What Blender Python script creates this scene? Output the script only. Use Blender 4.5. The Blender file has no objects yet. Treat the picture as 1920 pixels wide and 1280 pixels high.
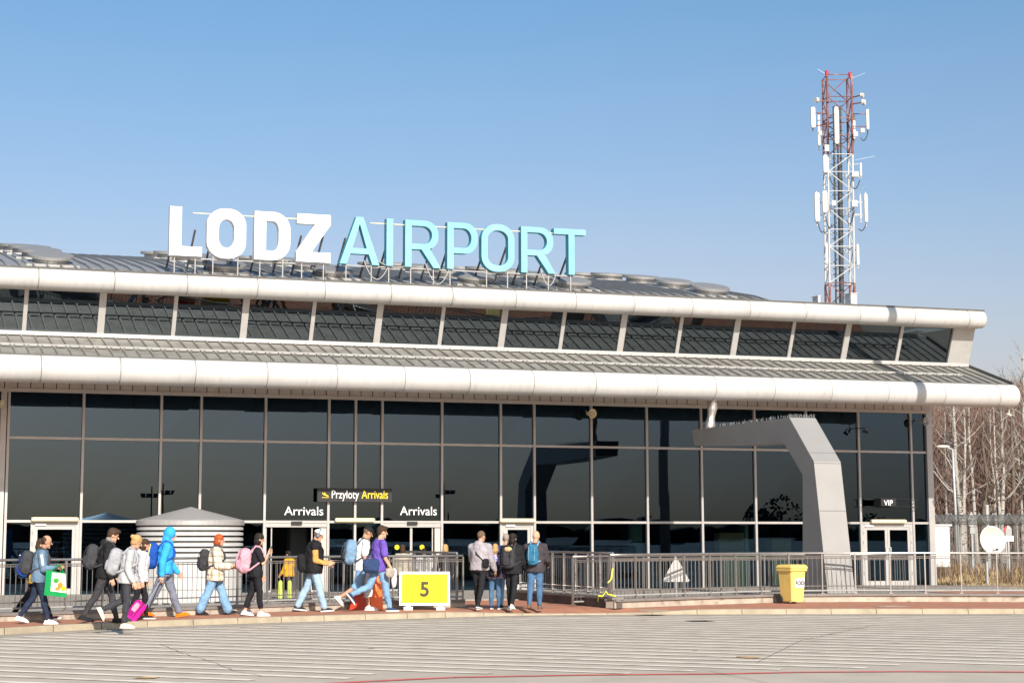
import bpy, math, random
from mathutils import Vector as V, Matrix
random.seed(7)
C = bpy.context.scene.collection
R = math.radians
# ------------------------------------------------------------------ camera, world, sun, exposure
F, PX, PY, YH, CZ = 3600.0, 890.0, 502.0, 1000.0, 1.72      # focal length and principal point in 1920-px units
PIT = math.atan((YH - PY) / F)
PHI = math.atan(F / (10110.0 * math.cos(PIT)))
cf = V((math.sin(PHI) * math.cos(PIT), math.cos(PHI) * math.cos(PIT), math.sin(PIT)))
cr = V((math.cos(PHI), -math.sin(PHI), 0))
cu = cr.cross(cf)
cam = bpy.data.objects.new('camera', bpy.data.cameras.new('camera'))
C.objects.link(cam)
cam.matrix_world = Matrix(((cr.x, cu.x, -cf.x, 0), (cr.y, cu.y, -cf.y, 0), (cr.z, cu.z, -cf.z, CZ), (0, 0, 0, 1)))
cam.data.sensor_width = 36
cam.data.lens = F / 1920 * 36
cam.data.shift_x = (960 - PX) / 1920
cam.data.shift_y = (PY - 640) / 1920
cam.data.clip_end = 6000
bpy.context.scene.camera = cam
SUN_S, SUN_TAN = 0.05, math.tan(R(29.5))
wd = bpy.data.worlds.new('World'); bpy.context.scene.world = wd; wd.use_nodes = True
nt = wd.node_tree
sky = nt.nodes.new('ShaderNodeTexSky'); sky.sky_type = 'NISHITA'; sky.sun_disc = False
sky.sun_elevation = R(29.5); sky.sun_rotation = math.pi + math.atan(SUN_S)
sky.air_density = 1.0; sky.dust_density = 2.0; sky.ozone_density = 3.0; sky.altitude = 0
bg = nt.nodes['Background']; bg.inputs['Strength'].default_value = 0.132
# thin haze: the low sky is paler, with faint uneven veils
wtc = nt.nodes.new('ShaderNodeTexCoord'); wsx = nt.nodes.new('ShaderNodeSeparateXYZ'); nt.links.new(wtc.outputs['Generated'], wsx.inputs[0])
wmp = nt.nodes.new('ShaderNodeMapping'); wmp.inputs['Scale'].default_value = (2.2, 2.2, 9); nt.links.new(wtc.outputs['Generated'], wmp.inputs['Vector'])
wno = nt.nodes.new('ShaderNodeTexNoise'); wno.inputs['Scale'].default_value = 1.6; wno.inputs['Detail'].default_value = 5; nt.links.new(wmp.outputs['Vector'], wno.inputs['Vector'])
wma = nt.nodes.new('ShaderNodeMath'); wma.operation = 'MULTIPLY_ADD'; wma.inputs[1].default_value = -0.07; nt.links.new(wno.outputs['Fac'], wma.inputs[0]); nt.links.new(wsx.outputs['Z'], wma.inputs[2])
wrp = nt.nodes.new('ShaderNodeValToRGB'); wrp.color_ramp.elements[0].position = 0.05; wrp.color_ramp.elements[1].position = 0.25
wrp.color_ramp.elements[0].color = (0.98, 0.765, 0.74, 1); wrp.color_ramp.elements[1].color = (0.595, 0.755, 0.80, 1)
nt.links.new(wma.outputs[0], wrp.inputs['Fac'])
wmu = nt.nodes.new('ShaderNodeMixRGB'); wmu.blend_type = 'MULTIPLY'; wmu.inputs['Fac'].default_value = 1.0
nt.links.new(sky.outputs['Color'], wmu.inputs['Color1']); nt.links.new(wrp.outputs['Color'], wmu.inputs['Color2']); nt.links.new(wmu.outputs['Color'], bg.inputs['Color'])
sun = bpy.data.objects.new('sun', bpy.data.lights.new('sun', 'SUN')); C.objects.link(sun)
sun.data.energy = 5.0; sun.data.angle = R(0.5); sun.data.color = (1.0, 0.925, 0.83)
sun.rotation_euler = V((SUN_S, 1, -SUN_TAN * math.hypot(1, SUN_S))).to_track_quat('-Z', 'Y').to_euler()
vs = bpy.context.scene.view_settings
vs.view_transform = 'Standard'; vs.look = 'None'; vs.gamma = 1; vs.exposure = 0.4

def ray(x, y): return cf + cr * ((x - PX) / F) - cu * ((y - PY) / F)
def P(x, y, Y=None, z=None, D=None):
    """the world point seen at photo pixel x, y on the plane Y=, z=, or at depth D"""
    d = ray(x, y)
    t = Y / d.y if Y is not None else ((z - CZ) / d.z if z is not None else D)
    return V((d.x * t, d.y * t, CZ + d.z * t))

# ------------------------------------------------------------------ materials
MATS = {}
def mat(name, col, rough=0.6, metal=0.0, var=0.12, vscale=6.0, bump=0.0, bscale=40.0, spec=0.5, alpha_dirt=None, stretch=None):
    if name in MATS: return MATS[name]
    m = bpy.data.materials.new(name); m.use_nodes = True
    t = m.node_tree; b = t.nodes['Principled BSDF']
    b.inputs['Roughness'].default_value = rough; b.inputs['Metallic'].default_value = metal
    b.inputs['Specular IOR Level'].default_value = spec
    tc = t.nodes.new('ShaderNodeTexCoord'); co = tc.outputs['Object']
    if stretch:
        mp = t.nodes.new('ShaderNodeMapping'); mp.inputs['Scale'].default_value = stretch
        t.links.new(co, mp.inputs['Vector']); co = mp.outputs['Vector']
    if var > 0:
        n = t.nodes.new('ShaderNodeTexNoise'); n.inputs['Scale'].default_value = vscale; n.inputs['Detail'].default_value = 6
        t.links.new(co, n.inputs['Vector'])
        rp = t.nodes.new('ShaderNodeValToRGB')
        rp.color_ramp.elements[0].position = 0.3; rp.color_ramp.elements[1].position = 0.7
        rp.color_ramp.elements[0].color = tuple(c * (1 - var) for c in col) + (1,)
        rp.color_ramp.elements[1].color = tuple(min(1, c * (1 + var)) for c in col) + (1,)
        t.links.new(n.outputs['Fac'], rp.inputs['Fac']); t.links.new(rp.outputs['Color'], b.inputs['Base Color'])
        if alpha_dirt:
            n2 = t.nodes.new('ShaderNodeTexNoise'); n2.inputs['Scale'].default_value = alpha_dirt[1]; n2.inputs['Detail'].default_value = 8
            t.links.new(co, n2.inputs['Vector'])
            r2 = t.nodes.new('ShaderNodeValToRGB'); r2.color_ramp.elements[0].position = alpha_dirt[2]; r2.color_ramp.elements[1].position = alpha_dirt[3]
            t.links.new(n2.outputs['Fac'], r2.inputs['Fac'])
            mx = t.nodes.new('ShaderNodeMixRGB'); mx.inputs['Color2'].default_value = tuple(alpha_dirt[0]) + (1,)
            t.links.new(r2.outputs['Color'], mx.inputs['Fac']); t.links.new(rp.outputs['Color'], mx.inputs['Color1'])
            t.links.new(mx.outputs['Color'], b.inputs['Base Color'])
    else:
        b.inputs['Base Color'].default_value = tuple(col) + (1,)
    if bump > 0:
        n3 = t.nodes.new('ShaderNodeTexNoise'); n3.inputs['Scale'].default_value = bscale; n3.inputs['Detail'].default_value = 4
        t.links.new(co, n3.inputs['Vector'])
        bp = t.nodes.new('ShaderNodeBump'); bp.inputs['Strength'].default_value = bump; bp.inputs['Distance'].default_value = 0.02
        t.links.new(n3.outputs['Fac'], bp.inputs['Height']); t.links.new(bp.outputs['Normal'], b.inputs['Normal'])
    MATS[name] = m
    return m
def glass(name, refl, trans, tint=(1, 1, 1), wob=0.0, gcol=(0.36, 0.64, 1)):
    m = bpy.data.materials.new(name); m.use_nodes = True; t = m.node_tree; t.nodes.clear()
    out = t.nodes.new('ShaderNodeOutputMaterial'); mx = t.nodes.new('ShaderNodeMixShader')
    tr = t.nodes.new('ShaderNodeBsdfTransparent'); gl = t.nodes.new('ShaderNodeBsdfGlossy')
    tr.inputs['Color'].default_value = tuple(trans * c for c in tint) + (1,)
    gl.inputs['Roughness'].default_value = 0.0; gl.inputs['Color'].default_value = tuple(gcol) + (1,)
    lw = t.nodes.new('ShaderNodeLayerWeight'); lw.inputs['Blend'].default_value = 0.5
    pw = t.nodes.new('ShaderNodeMath'); pw.operation = 'POWER'; pw.inputs[1].default_value = 5
    ma = t.nodes.new('ShaderNodeMath'); ma.operation = 'MULTIPLY_ADD'; ma.inputs[1].default_value = 1 - refl; ma.inputs[2].default_value = refl
    t.links.new(lw.outputs['Facing'], pw.inputs[0]); t.links.new(pw.outputs[0], ma.inputs[0]); t.links.new(ma.outputs[0], mx.inputs['Fac'])
    if wob:
        tc = t.nodes.new('ShaderNodeTexCoord'); n = t.nodes.new('ShaderNodeTexNoise'); n.inputs['Scale'].default_value = 0.7; n.inputs['Detail'].default_value = 1
        bp = t.nodes.new('ShaderNodeBump'); bp.inputs['Strength'].default_value = wob; bp.inputs['Distance'].default_value = 0.02
        t.links.new(tc.outputs['Object'], n.inputs['Vector']); t.links.new(n.outputs['Fac'], bp.inputs['Height']); t.links.new(bp.outputs['Normal'], gl.inputs['Normal'])
    t.links.new(tr.outputs[0], mx.inputs[1]); t.links.new(gl.outputs[0], mx.inputs[2]); t.links.new(mx.outputs[0], out.inputs['Surface'])
    MATS[name] = m
    return m

# ------------------------------------------------------------------ mesh helpers
class MB:
    def __init__(s): s.v = []; s.f = []
    def add(s, vs_, fs):
        o = len(s.v); s.v += [tuple(p) for p in vs_]; s.f += [tuple(i + o for i in f) for f in fs]; return s
    def hexa(s, p):   # 8 points: bottom ring 0-3, top ring 4-7
        return s.add(p, [(3, 2, 1, 0), (4, 5, 6, 7), (0, 1, 5, 4), (1, 2, 6, 5), (2, 3, 7, 6), (3, 0, 4, 7)])
    def box(s, a, b):
        x0, y0, z0 = a; x1, y1, z1 = b
        return s.hexa([(x0, y0, z0), (x1, y0, z0), (x1, y1, z0), (x0, y1, z0), (x0, y0, z1), (x1, y0, z1), (x1, y1, z1), (x0, y1, z1)])
    def obox(s, c, ax, ay, az):   # oriented box, half axes
        c = V(c); p = []
        for sz in (-1, 1):
            for sx, sy in ((-1, -1), (1, -1), (1, 1), (-1, 1)): p.append(c + ax * sx + ay * sy + az * sz)
        return s.hexa(p)
    def cyl(s, p0, p1, r0, r1=None, n=8, cap=True):
        p0 = V(p0); p1 = V(p1); r1 = r0 if r1 is None else r1
        d = (p1 - p0)
        if d.length < 1e-9: return s
        d.normalize()
        a = d.orthogonal().normalized(); b = d.cross(a)
        vs_ = []
        for p, r in ((p0, r0), (p1, r1)):
            for i in range(n):
                t = 2 * math.pi * i / n
                vs_.append(p + a * (math.cos(t) * r) + b * (math.sin(t) * r))
        fs = [(i, (i + 1) % n, n + (i + 1) % n, n + i) for i in range(n)]
        if cap: fs += [tuple(range(n - 1, -1, -1)), tuple(range(n, 2 * n))]
        return s.add(vs_, fs)
    def path(s, pts, r, n=6):
        pts = [V(p) for p in pts]; rs = r if isinstance(r, (list, tuple)) else [r] * len(pts)
        vs_ = []; fs = []; up = None
        for i, p in enumerate(pts):
            d = (pts[min(i + 1, len(pts) - 1)] - pts[max(i - 1, 0)]).normalized()
            if up is None: up = d.orthogonal().normalized()
            a = (up - d * up.dot(d))
            a = a.normalized() if a.length > 1e-6 else d.orthogonal().normalized()
            up = a; b = d.cross(a)
            for k in range(n):
                t = 2 * math.pi * k / n; vs_.append(p + a * (math.cos(t) * rs[i]) + b * (math.sin(t) * rs[i]))
        for i in range(len(pts) - 1):
            for k in range(n):
                fs.append((i * n + k, i * n + (k + 1) % n, (i + 1) * n + (k + 1) % n, (i + 1) * n + k))
        fs += [tuple(range(n - 1, -1, -1)), tuple((len(pts) - 1) * n + k for k in range(n))]
        return s.add(vs_, fs)
    def prism(s, pts, d):   # closed outline (3-D, planar) pushed along d
        n = len(pts); d = V(d); p0 = [V(p) for p in pts]
        fs = [tuple(range(n - 1, -1, -1)), tuple(range(n, 2 * n))] + [(i, (i + 1) % n, n + (i + 1) % n, n + i) for i in range(n)]
        return s.add(p0 + [p + d for p in p0], fs)
    def lathe(s, prof, c=(0, 0, 0), n=32):
        vs_ = []; fs = []; c = V(c)
        for r, z in prof:
            for k in range(n):
                t = 2 * math.pi * k / n; vs_.append(c + V((r * math.cos(t), r * math.sin(t), z)))
        for i in range(len(prof) - 1):
            for k in range(n): fs.append((i * n + k, i * n + (k + 1) % n, (i + 1) * n + (k + 1) % n, (i + 1) * n + k))
        fs += [tuple(range(n - 1, -1, -1)), tuple((len(prof) - 1) * n + k for k in range(n))]
        return s.add(vs_, fs)
    def ell(s, c, ax, ay, az, n=12, m=8, e=1.0):   # ellipsoid / superellipsoid on three half axes
        c = V(c); vs_ = []; fs = []
        pw = lambda x: math.copysign(abs(x) ** e, x)
        for i in range(m + 1):
            a = -math.pi / 2 + math.pi * i / m
            for k in range(n):
                t = 2 * math.pi * k / n
                vs_.append(c + ax * (pw(math.cos(a)) * pw(math.cos(t))) + ay * (pw(math.cos(a)) * pw(math.sin(t))) + az * pw(math.sin(a)))
        for i in range(m):
            for k in range(n): fs.append((i * n + k, i * n + (k + 1) % n, (i + 1) * n + (k + 1) % n, (i + 1) * n + k))
        return s.add(vs_, fs)
    def caps(s, p0, p1, r0, r1, n=10):   # tapered capsule as rings
        p0 = V(p0); p1 = V(p1); d = p1 - p0
        L = d.length
        d = d.normalized() if L > 1e-6 else V((0, 0, 1))
        pts = []; rs = []
        for a in (85, 55, 25): pts.append(p0 - d * (r0 * math.sin(R(a)))); rs.append(r0 * math.cos(R(a)))
        pts.append(p0); rs.append(r0); pts.append(p1); rs.append(r1)
        for a in (25, 55, 85): pts.append(p1 + d * (r1 * math.sin(R(a)))); rs.append(r1 * math.cos(R(a)))
        return s.path(pts, rs, n)
    def loft(s, rings):   # rings of equal vertex count
        n = len(rings[0]); vs_ = [p for r in rings for p in r]; fs = []
        for i in range(len(rings) - 1):
            for k in range(n): fs.append((i * n + k, i * n + (k + 1) % n, (i + 1) * n + (k + 1) % n, (i + 1) * n + k))
        fs += [tuple(range(n - 1, -1, -1)), tuple((len(rings) - 1) * n + k for k in range(n))]
        return s.add(vs_, fs)
    def build(s, name, m, parent=None, local=False, smooth=False, remesh=0, disp=0, recalc=True):
        me = bpy.data.meshes.new(name)
        off = V((0, 0, 0))
        if parent is not None and not local:
            p = parent
            while p is not None: off = off + p.location; p = p.parent
        me.from_pydata([tuple(V(p) - off) for p in s.v], [], s.f)
        if recalc and len(s.f) < 60000:
            import bmesh
            bm = bmesh.new(); bm.from_mesh(me); bmesh.ops.recalc_face_normals(bm, faces=bm.faces); bm.to_mesh(me); bm.free()
        me.materials.append(MATS[m] if isinstance(m, str) else m)
        o = bpy.data.objects.new(name, me); C.objects.link(o)
        if remesh:
            r = o.modifiers.new('r', 'REMESH'); r.mode = 'VOXEL'; r.voxel_size = remesh; r.use_smooth_shade = True
            sm = o.modifiers.new('s', 'SMOOTH'); sm.iterations = 3; sm.factor = 0.5
            if disp:
                tx = bpy.data.textures.get('folds') or bpy.data.textures.new('folds', 'CLOUDS'); tx.noise_scale = 0.11; tx.noise_depth = 2
                dm = o.modifiers.new('d', 'DISPLACE'); dm.texture = tx; dm.strength = disp; dm.mid_level = 0.45; dm.texture_coords = 'LOCAL'
            dg = bpy.context.evaluated_depsgraph_get()
            me2 = bpy.data.meshes.new_from_object(o.evaluated_get(dg)); o.modifiers.clear(); o.data = me2; me2.name = name
            if len(me2.materials) == 0: me2.materials.append(MATS[m] if isinstance(m, str) else m)
            smooth = True
        if smooth:
            for p in o.data.polygons: p.use_smooth = True
        if parent is not None: o.parent = parent
        return o

def tag(o, label=None, cat=None, group=None, kind=None):
    if label: o['label'] = label
    if cat: o['category'] = cat
    if group: o['group'] = group
    if kind: o['kind'] = kind
    return o
def thing(name, label, cat, loc=(0, 0, 0), group=None, rz=0):
    o = bpy.data.objects.new(name, None); C.objects.link(o); o.location = loc; o.rotation_euler = (0, 0, rz); o.empty_display_size = 0.3
    return tag(o, label, cat, group)
def structure(name, mb, m, **k): return tag(mb.build(name, m, **k), kind='structure')
def copy_tree(o, parent=None):
    c = o.copy(); C.objects.link(c); c.parent = parent
    for ch in list(o.children): copy_tree(ch, c)
    return c
def text_mb(txt, size, origin, right, up, depth, bold=0.0, sx=1.0, align='LEFT'):
    cu_ = bpy.data.curves.new('t', 'FONT'); cu_.body = txt; cu_.size = size; cu_.extrude = depth / 2; cu_.offset = bold; cu_.align_x = align
    o = bpy.data.objects.new('t', cu_); C.objects.link(o)
    me = bpy.data.meshes.new_from_object(o.evaluated_get(bpy.context.evaluated_depsgraph_get()))
    n = right.cross(up); mb = MB()
    mb.add([V(origin) + right * (v.co.x * sx) + up * v.co.y + n * v.co.z for v in me.vertices], [tuple(p.vertices) for p in me.polygons])
    bpy.data.objects.remove(o); bpy.data.curves.remove(cu_); bpy.data.meshes.remove(me)
    return mb
def spline_mb(splines, origin, right, up, depth):
    cu_ = bpy.data.curves.new('c', 'CURVE'); cu_.dimensions = '2D'; cu_.fill_mode = 'BOTH'; cu_.extrude = depth / 2
    for pts in splines:
        sp = cu_.splines.new('POLY'); sp.points.add(len(pts) - 1); sp.use_cyclic_u = True
        for i, (x, y) in enumerate(pts): sp.points[i].co = (x, y, 0, 1)
    o = bpy.data.objects.new('c', cu_); C.objects.link(o)
    me = bpy.data.meshes.new_from_object(o.evaluated_get(bpy.context.evaluated_depsgraph_get()))
    n = right.cross(up); mb = MB()
    mb.add([V(origin) + right * v.co.x + up * v.co.y + n * v.co.z for v in me.vertices], [tuple(p.vertices) for p in me.polygons])
    bpy.data.objects.remove(o); bpy.data.curves.remove(cu_); bpy.data.meshes.remove(me)
    return mb
XA, YA, ZA = V((1, 0, 0)), V((0, 1, 0)), V((0, 0, 1))
def lerp(pts, x):
    for (a, b), (c, d) in zip(pts, pts[1:]):
        if x <= c: return b + (d - b) * (x - a) / (c - a)
    (a, b), (c, d) = pts[-2:]
    return b + (d - b) * (x - a) / (c - a)

# ------------------------------------------------------------------ material bank
mat('asphalt', (0.475, 0.405, 0.325), 0.85, var=0.09, vscale=0.35, bump=0.25, bscale=60, alpha_dirt=((0.39, 0.335, 0.27), 0.9, 0.48, 0.8), stretch=(1, 1, 1))
mat('kerb_asphalt', (0.33, 0.275, 0.22), 0.85, var=0.18, vscale=1.2, bump=0.25, bscale=60)
mat('paint_white', (0.78, 0.69, 0.57), 0.7, var=0.1, vscale=3, alpha_dirt=((0.52, 0.44, 0.345), 2.2, 0.52, 0.72))
mat('paint_red', (0.66, 0.12, 0.10), 0.7, var=0.15, vscale=3, alpha_dirt=((0.40, 0.22, 0.19), 5, 0.55, 0.7))
mat('paving_red', (0.42, 0.175, 0.10), 0.85, var=0.2, vscale=3, bump=0.3, bscale=30, alpha_dirt=((0.28, 0.17, 0.12), 1.5, 0.5, 0.75))
mat('kerb', (0.36, 0.30, 0.21), 0.85, var=0.18, vscale=3, bump=0.3, bscale=40)
mat('concrete', (0.42, 0.36, 0.29), 0.85, var=0.2, vscale=2.5, bump=0.35, bscale=25, alpha_dirt=((0.25, 0.20, 0.15), 4, 0.52, 0.7))
mat('cap_grey', (0.19, 0.17, 0.155), 0.75, var=0.15, vscale=3, bump=0.2, bscale=40)
mat('shaded_dark_wall', (0.10, 0.08, 0.07), 0.8, var=0.2, vscale=2)  # dark brown, with the shade on the ramp side put into the colour
mat('platform', (0.30, 0.27, 0.235), 0.85, var=0.15, vscale=2, bump=0.2, bscale=40)
mat('white_panel', (0.50, 0.488, 0.468), 0.5, var=0.05, vscale=1.5, stretch=(6, 1, 1), alpha_dirt=((0.40, 0.375, 0.35), 1.0, 0.58, 0.85))
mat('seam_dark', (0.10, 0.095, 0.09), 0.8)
mat('roof_metal', (0.40, 0.395, 0.385), 0.45, metal=0.55, var=0.12, vscale=1.6)
mat('roof_low', (0.31, 0.295, 0.265), 0.55, metal=0.3, var=0.14, vscale=1.8, alpha_dirt=((0.22, 0.20, 0.17), 2.5, 0.5, 0.75))
mat('vent_metal', (0.30, 0.295, 0.285), 0.5, metal=0.4, var=0.06)
mat('seam_metal', (0.33, 0.32, 0.305), 0.5, metal=0.5, var=0.1)
mat('alu', (0.42, 0.40, 0.38), 0.45, metal=0.35, var=0.06, vscale=4)
mat('alu_light', (0.42, 0.405, 0.385), 0.45, metal=0.2, var=0.06, vscale=4)
mat('fascia', (0.50, 0.44, 0.39), 0.6, var=0.06, vscale=3)
mat('fence_grey', (0.22, 0.225, 0.225), 0.6, metal=0.3, var=0.1)
mat('steel', (0.39, 0.365, 0.335), 0.35, metal=0.75, var=0.1, vscale=12)
mat('pillar', (0.285, 0.273, 0.26), 0.5, metal=0.15, var=0.05, vscale=1.2)
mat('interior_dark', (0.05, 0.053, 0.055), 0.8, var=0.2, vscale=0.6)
mat('interior_floor', (0.22, 0.20, 0.18), 0.5, var=0.1)
mat('interior_green', (0.35, 0.48, 0.40), 0.6, var=0.05)
mat('interior_tan', (0.42, 0.33, 0.16), 0.6, var=0.1)
mat('black', (0.012, 0.012, 0.013), 0.5, var=0.1)
mat('white', (0.80, 0.80, 0.79), 0.45, var=0.02)
mat('sign_white', (0.86, 0.86, 0.85), 0.4, var=0.015)
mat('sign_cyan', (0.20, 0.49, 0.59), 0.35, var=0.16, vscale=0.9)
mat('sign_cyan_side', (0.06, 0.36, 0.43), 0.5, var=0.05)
mat('lamp_cover', (0.76, 0.66, 0.42), 0.4, var=0.05)
mat('yellow', (0.72, 0.54, 0.004), 0.45, var=0.03)
mat('sign_yellow_text', (0.85, 0.62, 0.02), 0.5, var=0)
mat('bin_yellow', (0.74, 0.54, 0.15), 0.45, var=0.06, vscale=8)
mat('olive_black', (0.05, 0.045, 0.02), 0.6, var=0)
mat('tower_red', (0.20, 0.068, 0.052), 0.6, var=0.25, vscale=1.2, alpha_dirt=((0.36, 0.25, 0.22), 1.5, 0.52, 0.7))
mat('tower_white', (0.52, 0.52, 0.505), 0.5, var=0.06, vscale=2)
mat('tower_dark', (0.06, 0.065, 0.075), 0.6)
mat('lamp_red', (0.40, 0.02, 0.03), 0.3)
mat('antenna', (0.55, 0.53, 0.48), 0.5, var=0.04)
mat('grey_metal', (0.42, 0.43, 0.43), 0.5, metal=0.4, var=0.08)
mat('dish', (0.52, 0.495, 0.45), 0.55, var=0.03)
mat('foil', (0.72, 0.70, 0.66), 0.28, metal=0.9, var=0.15, vscale=18, bump=1.0, bscale=22)
mat('grass_dry', (0.40, 0.28, 0.115), 0.9, var=0.35, vscale=2)
mat('grass_blade', (0.36, 0.26, 0.135), 0.9, var=0.35, vscale=0.8)
mat('shrub', (0.16, 0.10, 0.06), 0.9, var=0.3, vscale=1)
mat('leaf_litter', (0.13, 0.08, 0.05), 0.9, var=0.3, vscale=0.5)
mat('twig', (0.17, 0.11, 0.082), 0.9, var=0.3, vscale=0.5)
mat('twig_far', (0.14, 0.088, 0.07), 0.9, var=0.35, vscale=0.3)
mat('twig_light', (0.46, 0.37, 0.28), 0.85, var=0.25, vscale=0.6)
mat('bark_dark', (0.12, 0.09, 0.065), 0.9, var=0.3, vscale=3)
mat('birch', (0.35, 0.32, 0.28), 0.8, var=0.08, vscale=2, stretch=(2, 2, 7), alpha_dirt=((0.05, 0.04, 0.035), 1.6, 0.57, 0.62))
mat('far_forest', (0.035, 0.04, 0.035), 0.9, var=0.2)
glass('facade_glass', 0.088, 0.14, (0.8, 0.95, 1.0), 0.02)
glass('low_glass', 0.045, 0.62, (0.8, 0.95, 1.0), 0.02)
glass('clerestory_glass', 0.125, 0.42, (0.85, 0.95, 0.95), 0.01, (0.75, 0.86, 0.95))

# ================================================================== GROUND
kerb_px = [(-160, 1199), (0, 1190), (95, 1184), (300, 1174), (395, 1171), (490, 1167.5), (580, 1165), (670, 1162), (757, 1160), (842, 1157), (967, 1153.5), (1120, 1152), (1280, 1151.4), (1600, 1150.6), (1920, 1150.6), (2080, 1151.6)]
KP = [P(x, y, z=-0.12) for x, y in kerb_px]
KXY = [(p.x, p.y) for p in KP]
KXY = [(KXY[0][0] - 30, KXY[0][1] - 13)] + KXY + [(KXY[-1][0] + 40, KXY[-1][1] - 8)]
def kerbY(X): return lerp(KXY, X)
def kerbz(X): return lerp([(-50, 0.0), (14.2, 0.0), (16.2, -0.085), (18.7, -0.085), (20.2, 0.0), (100, 0.0)], X)
YF = 55.33  # facade plane; terminal and roof sign coordinates baked from a scaling about the camera
g = MB()
g.add([(-1500, -1500, -0.12), (1500, -1500, -0.12), (1500, 2500, -0.12), (-1500, 2500, -0.12)], [(0, 1, 2, 3)])
structure('apron', g, 'asphalt')
g = MB(); n = 120; x0, x1 = -20.0, 40.0
for i in range(n):
    a = x0 + (x1 - x0) * i / n; b = x0 + (x1 - x0) * (i + 1) / n
    g.add([(a, kerbY(a) - 0.62, -0.116), (b, kerbY(b) - 0.62, -0.116), (b, kerbY(b) + 0.05, -0.116), (a, kerbY(a) + 0.05, -0.116)], [(0, 1, 2, 3)])
structure('kerbside_road_strip', g, 'kerb_asphalt')
g = MB()
for i in range(n):
    a = x0 + (x1 - x0) * i / n; b = x0 + (x1 - x0) * (i + 1) / n
    g.add([(a, kerbY(a) + 0.16, kerbz(a) - 0.004), (b, kerbY(b) + 0.16, kerbz(b) - 0.004), (b, kerbY(b) + 0.9, -0.004), (a, kerbY(a) + 0.9, -0.004)], [(0, 1, 2, 3)])
    g.add([(a, kerbY(a) + 0.9, -0.004), (b, kerbY(b) + 0.9, -0.004), (b, YF, -0.004), (a, YF, -0.004)], [(0, 1, 2, 3)])
structure('pavement', g, 'paving_red')
g = MB(); X = -20.0
while X < 40:
    a, b = X + 0.006, X + 0.994
    ya, yb, za, zb = kerbY(a), kerbY(b), kerbz(a), kerbz(b)
    j = random.uniform(-0.006, 0.006)
    g.add([(a, ya + j, -0.14), (b, yb + j, -0.14), (b, yb + j + 0.02, zb - 0.02), (a, ya + j + 0.02, za - 0.02), (a, ya + 0.05, za + 0.002), (b, yb + 0.05, zb + 0.002), (b, yb + 0.17, zb + 0.002), (a, ya + 0.17, za + 0.002), (a, ya + 0.17, -0.14), (b, yb + 0.17, -0.14)],
          [(0, 1, 2, 3), (3, 2, 5, 4), (4, 5, 6, 7), (7, 6, 9, 8), (0, 3, 4, 7, 8), (1, 9, 6, 5, 2)])
    X += 1.0
structure('kerb', g, 'kerb')
# painted hatching at 45 degrees, border line, red line
ends = [(-400, 1345), (0, 1320), (600, 1280), (870, 1262), (1000, 1258.5), (1430, 1253), (1580, 1250.5), (1700, 1250), (1820, 1249.5), (1960, 1250), (2150, 1252)]
EB = [(p.x, p.y) for p in (P(x, y, z=-0.12) for x, y in ends)]
g = MB(); ZL = -0.1125; W2 = 0.118; q = math.sqrt(.5)
c = 20.0
while c < 72:
    run = []; X = -14.0
    je, jk = random.uniform(-0.9, 0.9), random.uniform(0, 0.25)
    while X < 42:
        Y = c - X
        if Y < kerbY(X) - 0.98 - jk and Y > lerp(EB, X) + je: run.append(X)
        X += 0.25
    if len(run) > 3:
        a, b = run[0], run[-1]
        w = W2 * random.uniform(0.85, 1.1)
        g.add([(a - w * q, c - a - w * q, ZL), (b - w * q, c - b - w * q, ZL), (b + w * q, c - b + w * q, ZL), (a + w * q, c - a + w * q, ZL)], [(0, 1, 2, 3)])
    c += 0.79 / q
structure('hatched_road_marking', g, 'paint_white')
g = MB()
for i in range(n):
    a = x0 + (x1 - x0) * i / n; b = x0 + (x1 - x0) * (i + 1) / n
    g.add([(a, kerbY(a) - 0.74, ZL), (b, kerbY(b) - 0.74, ZL), (b, kerbY(b) - 0.62, ZL), (a, kerbY(a) - 0.62, ZL)], [(0, 1, 2, 3)])
structure('edge_road_marking', g, 'paint_white')
red = [P(x, y, z=ZL) for x, y in [(300, 1298), (560, 1283), (700, 1275.5), (850, 1268.5), (1100, 1264), (1350, 1262), (1500, 1258.8), (1700, 1257.6), (1920, 1258.6), (2200, 1262)]]
g = MB()
for a, b in zip(red, red[1:]):
    d = (b - a).normalized(); nn = V((-d.y, d.x, 0)) * 0.085
    g.add([a - nn, b - nn, b + nn, a + nn], [(0, 1, 2, 3)])
structure('red_road_marking', g, 'paint_red')
mat('stain_orange', (0.50, 0.30, 0.12), .8, var=.3, vscale=3); mat('crack', (0.28, 0.24, 0.195), .9, var=.2)
def smear(px0, py0, px1, py1, w, m_):
    a, b = P(px0, py0, z=-.1085), P(px1, py1, z=-.1085); d = (b - a).normalized(); nn = V((-d.y, d.x, 0)); g = MB(); N = 12; up_ = []; dn_ = []
    for i in range(N + 1):
        p = a.lerp(b, i / N); ww = w * math.sin(math.pi * (i + .3) / (N + .6)) * random.uniform(.6, 1.1); up_.append(p + nn * ww); dn_.append(p - nn * ww)
    g.add(up_ + dn_[::-1], [tuple(range(2 * N + 2))]); structure('stain', g, m_)
smear(1382, 1229.5, 1424, 1232.5, .16, 'stain_orange'); smear(248, 1270.5, 300, 1268, .14, 'stain_orange'); smear(690, 1214, 702, 1214.4, .10, 'crack'); smear(1040, 1231.5, 1047, 1231.8, .08, 'crack'); smear(1300, 1217.4, 1308, 1217.8, .07, 'crack')
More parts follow.
